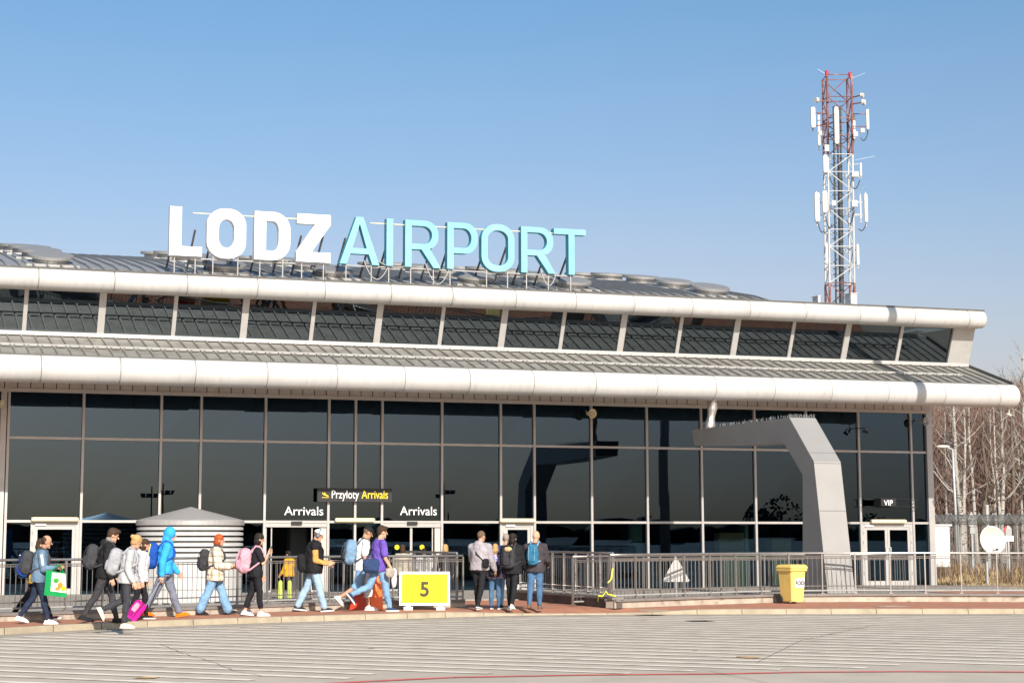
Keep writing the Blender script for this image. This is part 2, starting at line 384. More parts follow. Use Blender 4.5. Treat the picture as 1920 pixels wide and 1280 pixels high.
for pts_ in ([(300, 1206), (345, 1224), (400, 1240), (440, 1256), (492, 1266)], [(1330, 1256), (1400, 1270), (1500, 1292)], [(640, 1168), (720, 1175), (900, 1178)], [(1640, 1170), (1500, 1200), (1420, 1240)]):
    g = MB()
    for (xa, ya), (xb_, yb_) in zip(pts_, pts_[1:]):
        a, b = P(xa, ya, z=-.108), P(xb_, yb_, z=-.108); nn = V((-(b - a).y, (b - a).x, 0)).normalized() * .007
        g.add([a - nn, b - nn, b + nn, a + nn], [(0, 1, 2, 3)])
    structure('crack', g, 'crack')
# raised platform left and right of the recess
left_px = [(-160, 1172), (0, 1165), (150, 1160), (400, 1151), (560, 1144.5), (720, 1139.8), (872, 1137.5)]
right_px = [(1153, 1140), (1300, 1134), (1460, 1128.8), (1600, 1127.6), (1740, 1127.4), (1920, 1128), (2080, 1129)]
LP = [P(x, y, z=0) for x, y in left_px]; RP = [P(x, y, z=0) for x, y in right_px]
XL, XR, YREC = LP[-1].x, RP[0].x, 48.0
def polyplate(pts, z0, z1):
    return MB().prism([V((p[0], p[1], z0)) for p in pts], (0, 0, z1 - z0))
structure('platform', polyplate([(p.x, p.y + .12) for p in LP] + [(XL, YF), (LP[0].x, YF)], -0.003, 0.03), 'platform')
structure('platform', polyplate([(p.x, p.y + .12) for p in RP] + [(RP[-1].x, 50.6), (37.0, 50.6), (37.0, YF), (XR, YF)], -0.003, 0.03), 'platform')
structure('platform', polyplate([(XL, YREC), (XR, YREC), (XR, YF), (XL, YF)], -0.003, 0.026), 'platform')
g = MB()
for i in range(1): g.box((XL + .01, YREC - 0.35, 0.0), (XR - .03, YREC - .003, 0.014))
structure('step', g, 'concrete')
# dry grass verge and wood floor
g = MB(); g.add([(37.0, 50.6, 0.0), (400, 50.6, 0.0), (400, 600, 0.0), (37.0, 600, 0.0)], [(0, 1, 2, 3)])
structure('verge', g, 'grass_dry')
def far_band():
    g = MB(); random.seed(3); X = -500.0
    while X < 700:
        w = random.uniform(3, 9); h = random.uniform(3.2, 5.6) + (random.uniform(2, 7) if random.random() < 0.09 else 0)
        pts = [(X - w, -330, -0.12), (X + w, -330, -0.12)]
        for k in range(5): pts.append((X + w * (0.9 - k * 0.45) + random.uniform(-1, 1), -330, h * (0.55 + 0.45 * math.sin((k + .5) / 5 * math.pi)) + random.uniform(-.5, .5)))
        g.prism(pts, (0, -3, 0)); X += w * 1.1
    for px, hh, ww in ((1425, 8.5, 3.5), (1442, 10.5, 5), (1475, 10, 6), (1420, 8, 3), (300, 5, 4), (1640, 7, 5)):
        d = ray(px, 950); t = (2 * YF + 300) / d.y; X = d.x * t
        for k in range(170):
            a = random.uniform(-1, 1); z_ = hh * (.25 + .75 * random.random() ** .8) * (1 - .4 * a * a); w_ = random.uniform(.12, .42)
            g.ell((X + a * ww, -300, z_), XA * w_, YA * w_, ZA * w_ * .9, 5, 3)
        g.cyl((X, -300, -.12), (X, -300, hh * .6), .35)
    tag(g.build('distant_forest', 'far_forest'), 'dark line of forest far across the airfield, seen in the glass', 'forest', kind='stuff')
far_band()
for px, top, lb in ((285, 905, 'thin floodlight mast across the apron, mirrored in the glass above the ventilation drum'), (840, 915, 'thin floodlight mast across the apron, mirrored in the glass right of the sliding doors')):
    d = ray(px, 960); t = (2 * YF + 120) / d.y; X_, zt_ = d.x * t, CZ + ray(px, top).z * t
    ms = thing('floodlight_mast', lb, 'mast', (X_, -120, -.12))
    MB().cyl((X_, -120, -.12), (X_, -120, zt_), .13, .08, n=10).build('pole', 'tower_dark', ms)
    for dx in (-1.1, -.4, .5, 1.2): MB().obox((X_ + dx, -120, zt_ - 1.0), XA * .27, YA * .2, ZA * .2).build('floodlight', 'tower_dark', ms)
    MB().cyl((X_ - 1.3, -120, zt_ - 1.25), (X_ + 1.4, -120, zt_ - 1.25), .06, n=6).build('crossarm', 'tower_dark', ms)

# ================================================================== TERMINAL
T = thing('terminal_building', 'long airport terminal with dark glass front and two white rounded roof edges', 'building', (18, YF, 0))
XC = P(1741, 860, Y=YF).x        # right corner of the facade
Z0, Z1, Z2, Z3 = 0.035, 2.067, 4.393, 5.68
mull_px = [-137, 12, 155, 301, 376, 497, 616, 666, 716, 828, 938, 1001, 1108, 1212, 1314, 1414, 1511, 1609, 1707]
MX = [P(x, 832, Y=YF).x for x in mull_px] + [XC]
thick = {12: .17}
for i, x in enumerate(MX):
    w = 0.035
    if i == 1:
        MB().box((x - .19, YF - .09, Z0), (x - .03, YF + .1, Z3)).build('mullion', 'alu', T)
        MB().box((x + .0, YF - .07, Z0), (x + .07, YF + .1, Z3)).build('mullion', 'alu', T)
    elif i == len(MX) - 1:
        MB().box((x - .11, YF - .10, Z0), (x + .11, YF + .22, Z3 - .003)).build('column', 'alu', T)
    else:
        MB().box((x - w, YF - .065, Z0), (x + w, YF + .09, Z3)).build('mullion', 'alu', T)
def xi(px): return min(range(len(MX) - 1), key=lambda i: abs(mull_px[i] - px) if i < len(mull_px) else 1e9)
iO, iA, iD1, iD2, iV = xi(497), xi(716), xi(12), xi(938), xi(1609)
for i in range(len(MX) - 1):
    a, b = MX[i] + .036, MX[i + 1] - .036
    for zc in (Z1, Z2):
        MB().box((a, YF - .05, zc - .035), (b, YF + .08, zc + .035)).build('transom', 'alu', T)
    rows = [(Z1 + .035, Z2 - .035, 'facade_glass'), (Z2 + .035, Z3, 'facade_glass')]
    if i not in (iO, iA, iD1, iD2, iV): rows.append((Z0, Z1 - .035, 'low_glass'))
    for z0, z1, gm in rows:
        j = [random.uniform(-.0022, .0022) for _ in range(4)]
        m = MB(); y = YF + .01
        m.hexa([(a, y + j[0], z0), (b, y + j[1], z0), (b, y + .012 + j[1], z0), (a, y + .012 + j[0], z0), (a, y + j[2], z1), (b, y + j[3], z1), (b, y + .012 + j[3], z1), (a, y + .012 + j[2], z1)])
        m.build('glass_pane', gm, T)
def door(x0, x1, leaves, handle_side, fill_left=None):
    """glazed aluminium doors between two posts, with closer, handles and tube lamp above"""
    zt = Z1 - .036; fr = MB(); y = YF - .03
    fr.box((x0, y, Z0), (x0 + .10, y + .1, zt)); fr.box((x1 - .10, y, Z0), (x1, y + .1, zt)); fr.box((x0 + .10, y, zt - .10), (x1 - .10, y + .1, zt))
    d = fr.build('door', 'alu_light', T)
    w = (x1 - x0 - .2) / leaves
    for k in range(leaves):
        a = x0 + .10 + k * w; b = a + w; lf = MB(); y2 = y + .012
        lf.box((a + .004, y2, Z0), (a + .09, y2 + .06, zt - .105)); lf.box((b - .09, y2, Z0), (b - .004, y2 + .06, zt - .105))
        lf.box((a + .09, y2, zt - .19), (b - .09, y2 + .06, zt - .105)); lf.box((a + .09, y2, Z0), (b - .09, y2 + .06, Z0 + .16))
        lf.build('leaf', 'alu_light', d)
        MB().box((a + .09, y2 + .02, Z0 + .16), (b - .09, y2 + .035, zt - .19)).build('pane', 'low_glass', d)
        hs = handle_side if leaves == 1 else (1 if k == 0 else -1)
        hx = b - .045 if hs > 0 else a + .045
        h = MB().path([(hx, y2, 1.0), (hx - hs * .03, y2 - .07, 1.0), (hx - hs * .03, y2 - .07, 1.28), (hx, y2, 1.28)], .013, 8)
        h.build('handle', 'white', d)
        gx = x0 + .05 if k == 0 else x1 - .05
        for zz in (.45, 1.45, 1.75): MB().cyl((gx, y - .012, zz - .05), (gx, y - .012, zz + .05), .018).build('hinge', 'grey_metal', d)
    MB().box((x0 + .12, y - .04, zt - .09), (x0 + .42, y - .002, zt - .02)).build('door_closer', 'white', d)
    return d
def lamp(px0, px1, py):
    a = P(px0, py, Y=YF - .2); b = P(px1, py, Y=YF - .2)
    L = thing('light_fitting', '', 'lamp', (a.x, YF - .05, a.z), 'long tube lamps above the doors')
    zc = Z1 + .05; y = YF - .16
    m = MB()
    ring = lambda x, s: [V((x, y + .075 * s * cc, zc + .062 * s * ss)) for cc, ss in ((1, -.8), (1, .8), (.5, 1), (-.5, 1), (-1, .5), (-1, -.5), (-.5, -1), (.5, -1))]
    m.loft([ring(a.x, .75), ring(a.x + .04, 1), ring(b.x - .04, 1), ring(b.x, .75)]); m.build('cover', 'lamp_cover', L)
    MB().box((a.x + .1, y + .077, zc - .04), (b.x - .1, YF - .066, zc + .04)).build('bracket', 'grey_metal', L)
    return L
xd0 = P(57, 1000, Y=YF).x
MB().box((MX[iD1] + .07, YF + .01, Z0), (xd0, YF + .022, Z1 - .036)).build('glass_pane', 'low_glass', T)
door(xd0, MX[iD1 + 1] - .037, 1, 1)
door(MX[iD2] + .037, MX[iD2 + 1] - .037, 1, 1)
door(MX[iV] + .037, MX[iV + 1] - .037, 2, 1)
for (a, b, y), lb in zip([(59, 147, 981), (629, 703, 976), (938, 1004, 976), (1635, 1700, 981)],
                         ['cream tube lamp above the leftmost glass door', 'cream tube lamp between the two white Arrivals letterings', 'cream tube lamp above the single door by the ramp', 'cream tube lamp above the VIP double door']):
    lamp(a, b, y)['label'] = lb
# automatic sliding doors: first stands open, second closed
def auto_door(i, is_open):
    a, b = MX[i] + .036, MX[i + 1] - .036; zt = Z1 - .036
    d = MB().box((a, YF - .03, zt - .12), (b, YF + .09, zt)).build('sliding_door', 'alu', T)
    mid = (a + b) / 2
    MB().box((mid - .16, YF - .10, zt - .05), (mid + .16, YF - .032, zt + .05)).build('motion_sensor', 'black', d)
    w = (b - a) / 2 - .14
    spans = [(a + .02, a + .22), (b - .45, b - .17)] if is_open else [(a + .03, mid - .002), (mid + .002, b - .22)]
    for s, e in spans:
        f = MB(); y = YF + .03
        f.box((s, y, Z0), (s + .035, y + .04, zt - .122)); f.box((e - .035, y, Z0), (e, y + .04, zt - .122)); f.box((s + .035, y, Z0), (e - .035, y + .04, Z0 + .05))
        f.build('leaf', 'alu', d)
        MB().box((s + .035, y + .012, Z0 + .05), (e - .035, y + .024, zt - .122)).build('pane', 'low_glass', d)
        if not is_open:
            mx = (s + e) / 2
            MB().cyl((mx, y + .008, 1.32), (mx, y + .011, 1.32), .075, n=20).build('warning_dot', 'yellow', d)
    MB().box((b - .17, YF + .02, Z0), (b, YF + .075, zt - .122)).build('jamb', 'fascia', d)
auto_door(iO, True); auto_door(iA, False)
# head beam, tiled fascia, soffit
XL0 = MX[0] - 3
MB().box((XL0, YF - .12, Z3), (XC + .12, YF + .12, Z3 + .10)).build('head_beam', 'fascia', T)
m = MB(); x = XL0
while x < XC - .05:
    m.box((x + .014, YF - .08, Z3 + .10), (min(x + .346, XC + .11), YF + .05, Z3 + .47)); x += .36
m.build('fascia', 'fascia', T)
MB().box((XL0, YF - .03, Z3 + .10), (XC + .1, YF + .12, Z3 + .5)).build('fascia_backing', 'seam_dark', T)
XE = 36.03                        # right end of the roofs
TY, TZ, TR = 50.545, 5.95, 0.363   # lower tube
UY, UZ, UR = 52.085, 8.507, 0.288   # upper tube
MB().box((XL0, TY + .1, Z3 + .42), (XE + .2, YF - .085, Z3 + .50)).build('soffit', 'fascia', T)
def roof_tube(y, z, r, xs, xend):
    core = MB().cyl((XL0, y, z), (xend - .05, y, z), r - .03, n=24); core.build('tube_core', 'seam_dark', T, smooth=False)
    for a, b in zip(xs, xs[1:]):
        m = MB(); N = 32; rings = []
        for xx, rr in ((a + .008, r - .012), (a + .02, r), (b - .02, r), (b - .008, r - .012)):
            if b == xs[-1] and xx > b - .03: continue
            rings.append([V((xx, y + rr * math.cos(2 * math.pi * k / N), z + rr * math.sin(2 * math.pi * k / N))) for k in range(N)])
        if b == xs[-1]:
            for q_, rr in ((0.10, .995), (.05, .96), (.01, .88), (.0, .7)):
                rings.append([V((b - q_, y + r * rr * math.cos(2 * math.pi * k / N), z + r * rr * math.sin(2 * math.pi * k / N))) for k in range(N)])
        m.loft(rings); m.build('roof_edge_tube', 'white_panel', T, smooth=True)
pxl = [78, 227, 368, 503, 634, 761, 883, 1003, 1119, 1234, 1344, 1454, 1561, 1667, 1773, 1876]
xs = [P(x, 700, Y=TY - TR).x for x in pxl]; st = xs[1] - xs[0]
xs = [xs[0] - 2 * st, xs[0] - st] + xs + [XE]
roof_tube(TY, TZ, TR, xs, XE)
pxu = [72, 215, 352, 484, 611, 735, 850, 969, 1082, 1191, 1300, 1408, 1513, 1614, 1716, 1818]
xs = [P(x, 560, Y=UY - UR).x for x in pxu]; st = xs[1] - xs[0]
xs = [xs[0] - 2 * st, xs[0] - st] + xs + [XE]
roof_tube(UY, UZ, UR, xs, XE)
# stains of dirty water below a cable on the upper tube: rust streak is left to the panel material
# lower roof with standing seams, snow rail
RA, RB = V((0, TY + .05, TZ + TR - .02)), V((0, 53.10, 7.088))
m = MB()
def strip(m, x0, x1, A, B, t=.05):
    m.hexa([(x0, A.y, A.z - t), (x1, A.y, A.z - t), (x1, B.y, B.z - t), (x0, B.y, B.z - t), (x0, A.y, A.z), (x1, A.y, A.z), (x1, B.y, B.z), (x0, B.y, B.z)])
strip(m, XL0, XE, RA, RB); lowroof = m.build('lower_roof', 'roof_low', T)
m = MB(); x = XL0 + .1; dirv = (RB - RA)
nrm = V((0, -dirv.z, dirv.y)).normalized()
while x < XE - .1:
    m.obox(V((x, 0, 0)) + (RA + RB) / 2 + nrm * .022, XA * .017, dirv / 2 * .985, nrm * .034); x += .362
m.build('standing_seams', 'seam_metal', lowroof)
m = MB()
mid = RA + dirv * .38 + nrm * .085
m.cyl((XL0, mid.y, mid.z), (XE - 1.3, mid.y, mid.z), .02, n=6)
x = XL0 + .1
while x < XE - 1.3:
    m.obox(V((x, mid.y, mid.z)) - nrm * .035, XA * .03, dirv.normalized() * .022, nrm * .035)
    m.obox(V((x + .18, mid.y, mid.z)) - nrm * .02 - dirv.normalized() * .03, XA * .10, dirv.normalized() * .02, nrm * .012); x += .362
m.build('snow_rail', 'alu_light', lowroof)
MB().box((XE - .06, RA.y, RA.z), (XE, RA.y + .01, RA.z + .01))
m = MB(); m.obox(V((XE, 0, 0)) + (RA + RB) / 2 + nrm * .04, XA * .03, dirv / 2 * .99, nrm * .05); m.build('verge_trim', 'seam_dark', lowroof)
m = MB(); m.prism([(XE - .02, RA.y, RA.z - .05), (XE - .02, 55.2, RA.z - .05), (XE - .02, 55.2, RB.z), (XE - .02, RB.y, RB.z - .05)], (-.1, 0, 0)); m.build('gable_panel', 'alu_light', T)
# clerestory
CB, CT = V((0, 53.02, 7.132)), V((0, 52.555, 8.276))
cl_px = [-100, 44, 187, 323, 454, 581, 704, 822, 937, 1048, 1160, 1267, 1372, 1477, 1579, 1679, 1776]
CX = [P(x, 620 + 70 * x / 1776, Y=53.02).x for x in cl_px]
dv = CT - CB; cn = V((0, -dv.z, dv.y)).normalized()
XEND = XE - .02
for i, x in enumerate(CX):
    w = .095 if i % 2 == 0 else .055
    if i == len(CX) - 1: break
    MB().obox(V((x, 0, 0)) + (CB + CT) / 2, XA * w, dv / 2, cn * .06).build('clerestory_mullion', 'alu_light', T)
m = MB(); m.hexa([V((CX[-1] - .05, 0, 0)) + CB + cn * .08, V((XEND, 0, 0)) + CB + cn * .08, V((XEND, 54.6, CB.z)), V((CX[-1] - .05, 54.6, CB.z)),
                  V((CX[-1] - .05, 0, 0)) + CT + cn * .08, V((XEND, 0, 0)) + CT + cn * .08, V((XEND, 54.6, CT.z)), V((CX[-1] - .05, 54.6, CT.z))])
m.build('end_panel', 'alu_light', T)
for a, b in zip(CX, CX[1:]):
    MB().obox(V(((a + b) / 2, 0, 0)) + (CB + CT) / 2 + cn * random.uniform(-.002, .002), XA * ((b - a) / 2), dv / 2 * .999, cn * .006).build('clerestory_pane', 'clerestory_glass', T)
m = MB(); m.obox(V(((XL0 + XEND) / 2, 0, 0)) + CB - V((0, .03, .02)), XA * ((XEND - XL0) / 2 - .01), YA * .10, ZA * .055); m.build('clerestory_sill', 'alu_light', T)
MB().box((XL0, UY + .02, CT.z - .03), (XEND, CT.y + .3, CT.z + .12)).build('upper_soffit', 'fascia', T)
# inside the clerestory: back wall, beam, floor slab
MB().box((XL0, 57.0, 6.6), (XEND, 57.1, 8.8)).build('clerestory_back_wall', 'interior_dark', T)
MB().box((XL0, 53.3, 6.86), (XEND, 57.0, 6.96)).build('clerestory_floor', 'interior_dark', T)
MB().cyl((XL0, 54.2, 7.58), (XEND - .3, 54.2, 7.58), .033).build('interior_rail', 'alu_light', T)
for px, w in ((230, .10), (1310, .45), (1345, .3), (985, .03), (1006, .03), (1032, .03), (715, .05), (1255, .04)):
    p = P(px, 620, Y=53.9); MB().box((p.x - w / 2, 53.5, 6.96), (p.x + w / 2, 53.6, 7.7 if w > .2 else 8.5)).build('interior_panel', 'interior_green', T)
p = P(120, 545, Y=54.6); MB().ell((p.x, 54.8, 8.57), XA * 1.1, YA * .55, ZA * .68, 20, 12).build('interior_drum', 'alu_light', T, smooth=True)
# upper roof, curved
prof = [(52.14, 8.74), (53.35, 9.07), (54.8, 9.35), (56.2, 9.63), (57.5, 9.87), (58.7, 10.08), (60.3, 10.33), (61.6, 10.54), (63, 10.74), (64.35, 10.89), (66, 11.03), (68.2, 11.13), (70.4, 11.16), (77, 10.94), (83.6, 10.4)]
XRF = 28.7
m = MB()
pl = [(y, z) for y, z in prof]
m.prism([V((XL0, y, z)) for y, z in pl] + [V((XL0, pl[-1][0], 8.62)), V((XL0, pl[0][0], 8.62))], (XRF - XL0, 0, 0))
uproof = m.build('upper_roof', 'roof_metal', T)
m = MB().hexa([(XRF, 52.14, 8.60), (XEND, 52.14, 8.60), (XEND, 68, 8.62), (XRF, 68, 8.62), (XRF, 52.14, 8.74), (XEND, 52.14, 8.74), (XEND, 68, 8.76), (XRF, 68, 8.76)])
m.build('flat_roof', 'roof_metal', T)
m = MB(); x = XL0 + .15
while x < XRF:
    for (y0, z0), (y1, z1) in zip(prof[:11], prof[1:12]):
        d = V((0, y1 - y0, z1 - z0)); nn = V((0, -d.z, d.y)).normalized()
        m.obox(V((x, (y0 + y1) / 2, (z0 + z1) / 2)) + nn * .03, XA * .014, d / 2, nn * .032)
    x += .378
while x < XEND:
    m.box((x - .014, 52.16, 8.74), (x + .014, 57, 8.81)); x += .378
x = XL0 + .15   # folded seam ends and gutter lip along the tube
while x < XEND - .1:
    m.hexa([(x - .17, 51.99, 8.775), (x + .02, 51.99, 8.790), (x + .02, 52.2, 8.790), (x - .17, 52.2, 8.775), (x - .17, 51.99, 8.782), (x + .02, 51.99, 8.825), (x + .02, 52.2, 8.825), (x - .17, 52.2, 8.782)]); x += .378
m.build('standing_seams', 'seam_metal', uproof)
MB().box((XL0, 51.94, 8.757), (XEND, 52.18, 8.775)).build('gutter_lip_shadow', 'seam_dark', uproof)  # lip coloured dark to paint the shadow line above the upper tube
MB().box((XL0, UY - .16, UZ + UR * .86), (XEND, UY + .1, UZ + UR + .012)).build('shadow_strip', 'seam_dark', uproof)  # added dark strip, painted shade where the roof meets the upper tube
MB().box((XL0, TY - .13, TZ + TR * .90), (XE - .3, TY + .06, TZ + TR + .010)).build('shadow_strip', 'seam_dark', lowroof)  # added dark strip standing for the shaded gap above the lower tube
# round roof vents in rows running back over the roof
rows = [(-95, 470), (95, 482), (420, 496), (621, 512), (888, 520), (1070, 535), (1330, 545)]
def roofz(y): return lerp(prof, y)
for px, py in rows:
    X = P(px, py, Y=53.6).x
    for y in (53.6, 56.2, 58.7, 61.4, 63.8):
        z = roofz(y)
        tl = lerp([(53.6, R(17)), (58.7, R(11)), (64, R(7))], y)
        def tilted(prof_, n_):
            m_ = MB().lathe(prof_, (0, 0, 0), n_); ct, st_ = math.cos(tl), math.sin(tl)
            m_.v = [(X + p[0], y + p[1] * ct - p[2] * st_, z + .13 + p[1] * st_ + p[2] * ct) for p in m_.v]; return m_
        v = tilted([(.50, -.25), (.50, .05)], 28).build('roof_vent', 'roof_metal', T)
        tilted([(.40, .045), (.60, .055), (.63, .065), (.63, .135), (.60, .15), (.01, .16)], 36).build('vent_cap', 'vent_metal', v)
        c_ = MB().box((-.72, -.62, -.25), (.72, .62, -.01)); ct, st_ = math.cos(tl * .8), math.sin(tl * .8)
        c_.v = [(X + p[0], y + p[1] * ct - p[2] * st_, z + .06 + p[1] * st_ + p[2] * ct) for p in c_.v]; c_.build('vent_curb', 'roof_metal', v)
# building body and hall interior
MB().box((XC - .1, YF + .22, -.1), (XC + .1, 86, 8.5)).build('side_wall', 'alu', T)
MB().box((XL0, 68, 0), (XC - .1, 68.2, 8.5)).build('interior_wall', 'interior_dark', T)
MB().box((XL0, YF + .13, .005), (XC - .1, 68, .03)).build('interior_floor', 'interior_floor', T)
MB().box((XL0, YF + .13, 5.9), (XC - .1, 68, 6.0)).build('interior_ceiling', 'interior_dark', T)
MB().box((XL0 - .1, YF + .1, 0), (XL0, 86, 8.5)).build('side_wall', 'alu', T)
for px in (700, 1190, 1540): 
    p = P(px, 900, Y=58.5); MB().cyl((p.x, 58.5, .03), (p.x, 58.5, 5.9), .24, n=20).build('interior_column', 'interior_green', T, smooth=True)
for px, w, h, mm in ((1372, .9, 1.75, 'interior_tan'), (1465, .7, 1.55, 'interior_tan'), (1400, .12, 2.6, 'interior_green'), (560, .5, 2.2, 'interior_dark')):
    p = P(px, 1000, Y=57.0); MB().box((p.x - w / 2, 57, .03), (p.x + w / 2, 57.4, h)).build('interior_cabinet', mm, T)
m = MB().box((P(1080, 1000, Y=58).x, 58, .03), (P(1390, 1000, Y=58).x, 58.6, 1.0)); m.build('interior_counter', 'interior_dark', T)

# ================================================================== ROOF SIGN
SY = 52.38; SB, ST = 9.354, 10.724; SH = ST - SB
S = thing('rooftop_sign', 'big roof sign of white and pale blue letters reading LODZ AIRPORT on thin legs', 'sign', (P(700, 500, Y=SY).x, SY, 8.8))
def arc(cx, cy, rx, ry, a0, a1, n=9): return [(cx + rx * math.cos(R(a0 + (a1 - a0) * i / n)), cy + ry * math.sin(R(a0 + (a1 - a0) * i / n))) for i in range(n + 1)]
def roundrect(x0, y0, x1, y1, r, ry=None):
    ry = ry or r
    return arc(x1 - r, y1 - ry, r, ry, 0, 90) + arc(x0 + r, y1 - ry, r, ry, 90, 180) + arc(x0 + r, y0 + ry, r, ry, 180, 270) + arc(x1 - r, y0 + ry, r, ry, 270, 360)
def Lt(ch, w, h, s):
    if ch == 'L': return [[(0, 0), (w, 0), (w, s * .8), (s, s * .8), (s, h), (0, h)]]
    if ch == 'I': return [[(0, 0), (s, 0), (s, h), (0, h)]]
    if ch == 'T': return [[(w / 2 - s / 2 + .05, 0), (w / 2 + s / 2 + .05, 0), (w / 2 + s / 2 + .05, h - s * .88), (w, h - s * .88), (w, h), (0, h), (0, h - s * .88), (w / 2 - s / 2 + .05, h - s * .88)]]
    if ch == 'O': return [roundrect(0, -.02, w, h + .02, w * .46, h * .33), roundrect(s, s * .86, w - s, h - s * .86, (w - 2 * s) * .46, h * .19)[::-1]]
    if ch == 'D': return [[(0, 0)] + arc(w * .52, h * .36, w * .48, h * .36, 270, 360) + arc(w * .52, h * .64, w * .48, h * .36, 0, 90) + [(0, h)],
                          ([(s, s * .8)] + arc(w * .52, h * .38, w * .48 - s, h * .38 - s * .8, 270, 360) + arc(w * .52, h * .62, w * .48 - s, h * .38 - s * .8, 0, 90) + [(s, h - s * .8)])[::-1]]
    if ch == 'Z': return [[(0, 0), (w, 0), (w, s * .85), (s * 1.32, s * .85), (w, h - s * .85), (w, h), (.02, h), (.02, h - s * .85), (w - s * 1.36, h - s * .85), (0, s * .85)]]
    if ch == 'A':
        m_ = w / 2; t = s * 1.08; k = (w / 2 - s * .5) / h
        yb, yt = h * .22, h * .22 + s * .85
        inx = lambda y: t + k * y
        return [[(0, 0), (t, 0), (inx(yb), yb), (w - inx(yb), yb), (w - t, 0), (w, 0), (m_ + s * .55, h), (m_ - s * .55, h)],
                [(inx(yt), yt), (m_, h * .86), (w - inx(yt), yt)]]
    if ch in 'PR':
        bw = w if ch == 'P' else w * .93; y0 = h * .34 if ch == 'P' else h * .38
        rx, ry = bw * .42, (h - y0) * .44
        outer = [(0, 0), (s, 0), (s, y0)]
        if ch == 'R': outer += [(w * .46, y0), (w - s * 1.15, 0), (w, 0), (w * .70, y0 + .02)]
        outer += arc(bw - rx, y0 + ry, rx, ry, 285 if ch == 'R' else 270, 360) + arc(bw - rx, h - ry, rx, ry, 0, 90) + [(0, h)]
        q_ = s * .85; rx2, ry2 = rx * .62, max(.02, ry - q_ * .75)
        inner = [(s, y0 + q_)] + arc(bw - s - rx2, y0 + q_ + ry2, rx2, ry2, 270, 360) + arc(bw - s - rx2, h - q_ - ry2, rx2, ry2, 0, 90) + [(s, h - q_)]
        return [outer, inner[::-1]]
letters = [('L', 318, 379), ('O', 388, 461), ('D', 477, 544), ('Z', 556, 619.5), ('A', 637, 711), ('I', 724.5, 736.5), ('R', 759.5, 826), ('P', 838.5, 895), ('O', 902.5, 964), ('R', 977, 1041), ('T', 1038.5, 1098)]
lx = []
for i, (ch, a, b) in enumerate(letters):
    white = i < 4
    ym = 430 + 50 * (a - 318) / 780
    X0, X1 = P(a, ym, Y=SY).x, P(b, ym, Y=SY).x; w = X1 - X0
    s_ = .33 if white else .19
    if ch == 'I': s_ = w
    mb = spline_mb(Lt(ch, w, SH, s_), (X0, SY, SB), XA, ZA, .05)
    lo = mb.build('letter', 'sign_white' if white else 'sign_cyan', S)
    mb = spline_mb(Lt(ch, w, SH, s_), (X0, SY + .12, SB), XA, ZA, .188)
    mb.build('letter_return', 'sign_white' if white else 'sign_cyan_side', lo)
    lx.append((X0, X1))
    for u in ([.18, .82] if w > .6 else [.5]):
        if ch == 'T': u = .55 if u < .5 else None
        if ch == 'P': u = .12 if u < .5 else None
        if u is None: continue
        xx = X0 + w * u
        MB().cyl((xx, SY + .07, 8.7), (xx, SY + .07, SB + .06), .018).build('support_leg', 'alu_light', S)
        MB().cyl((xx, SY + 1.3, roofz(SY + 1.3) - .03), (xx, SY + .16, SB + SH * .56), .032).build('brace', 'seam_dark', S)
for (a, b) in zip(lx, lx[1:]):
    if a is lx[3]: continue
    zt = SB + SH * .90
    MB().cyl((a[1] - .25, SY + .1, zt), (b[0] + .25, SY + .1, zt), .016).build('tie_rod', 'lamp_cover', S)
MB().cyl((lx[0][0] + .1, SY + .12, SB - .05), (lx[3][1], SY + .12, SB - .05), .02).build('base_rail', 'alu_light', S)
MB().cyl((lx[4][0] + .1, SY + .12, SB - .03), (lx[-1][1], SY + .12, SB - .03), .02).build('base_rail', 'alu_light', S)
for a, b, sag in ((4, 5, .5), (6, 7, .55), (5, 6, .12), (9, 10, .45)):
    p0 = V((lx[a][1] - .45, SY + .05, SB + .15)); p1 = V((lx[b][0] + .1, SY + .05, SB + .05))
    pts = [p0.lerp(p1, t / 10) - ZA * (sag * 4 * (t / 10) * (1 - t / 10)) for t in range(11)]
    MB().path(pts, .014, 6).build('cable', 'alu_light', S)

# ================================================================== SIGNS ON THE FACADE
def flat_text(name, txt, label, px0, px1, pyb, pyt, m, Y, bold=0.004):
    a = P(px0, pyb, Y=Y); b = P(px1, pyb, Y=Y); h = P(px0, pyt, Y=Y).z - a.z
    mb = text_mb(txt, 1.0, (0, 0, 0), XA, ZA, .004, 0)
    xs_ = [v[0] for v in mb.v]; zs = [v[2] for v in mb.v]; zc = max(zs)
    sx, sz = (b.x - a.x) / (max(xs_) - min(xs_)), h / zc
    mb = text_mb(txt, sz, (0, 0, 0), XA, ZA, .006, bold, sx / sz); x_0 = min(v[0] for v in mb.v)
    mb.v = [(v[0] - x_0 + a.x, v[1] + Y, v[2] + a.z) for v in mb.v]
    return mb
for px0, px1, lb in ((533, 606, 'white Arrivals lettering on the glass above the open sliding door'), (750, 819, 'white Arrivals lettering on the glass above the closed sliding door')):
    mb = flat_text('l', 'Arrivals', '', px0, px1, 965, 949, 'white', YF - .004, 0)
    p = V(mb.v[0]); o = mb.build('lettering', 'sign_white'); tag(o, lb, 'lettering', 'Arrivals letterings on the glass')
SGY = YF - .22
a, b = P(595, 940, Y=SGY), P(735, 915.5, Y=SGY)
sg = thing('arrivals_sign', 'black board with aeroplane symbol, white Przyloty and yellow Arrivals', 'sign', (a.x, SGY, a.z))
MB().box((a.x, SGY, a.z), (b.x, SGY + .09, b.z)).build('board', 'black', sg)
flat_text('l', 'Przyloty', '', 622, 673, 933.5, 918.5, 'white', SGY - .006, 0).build('lettering', 'white', sg)
flat_text('l', 'Arrivals', '', 678, 727, 934, 918.5, 'white', SGY - .006, 0.001).build('lettering', 'sign_yellow_text', sg)
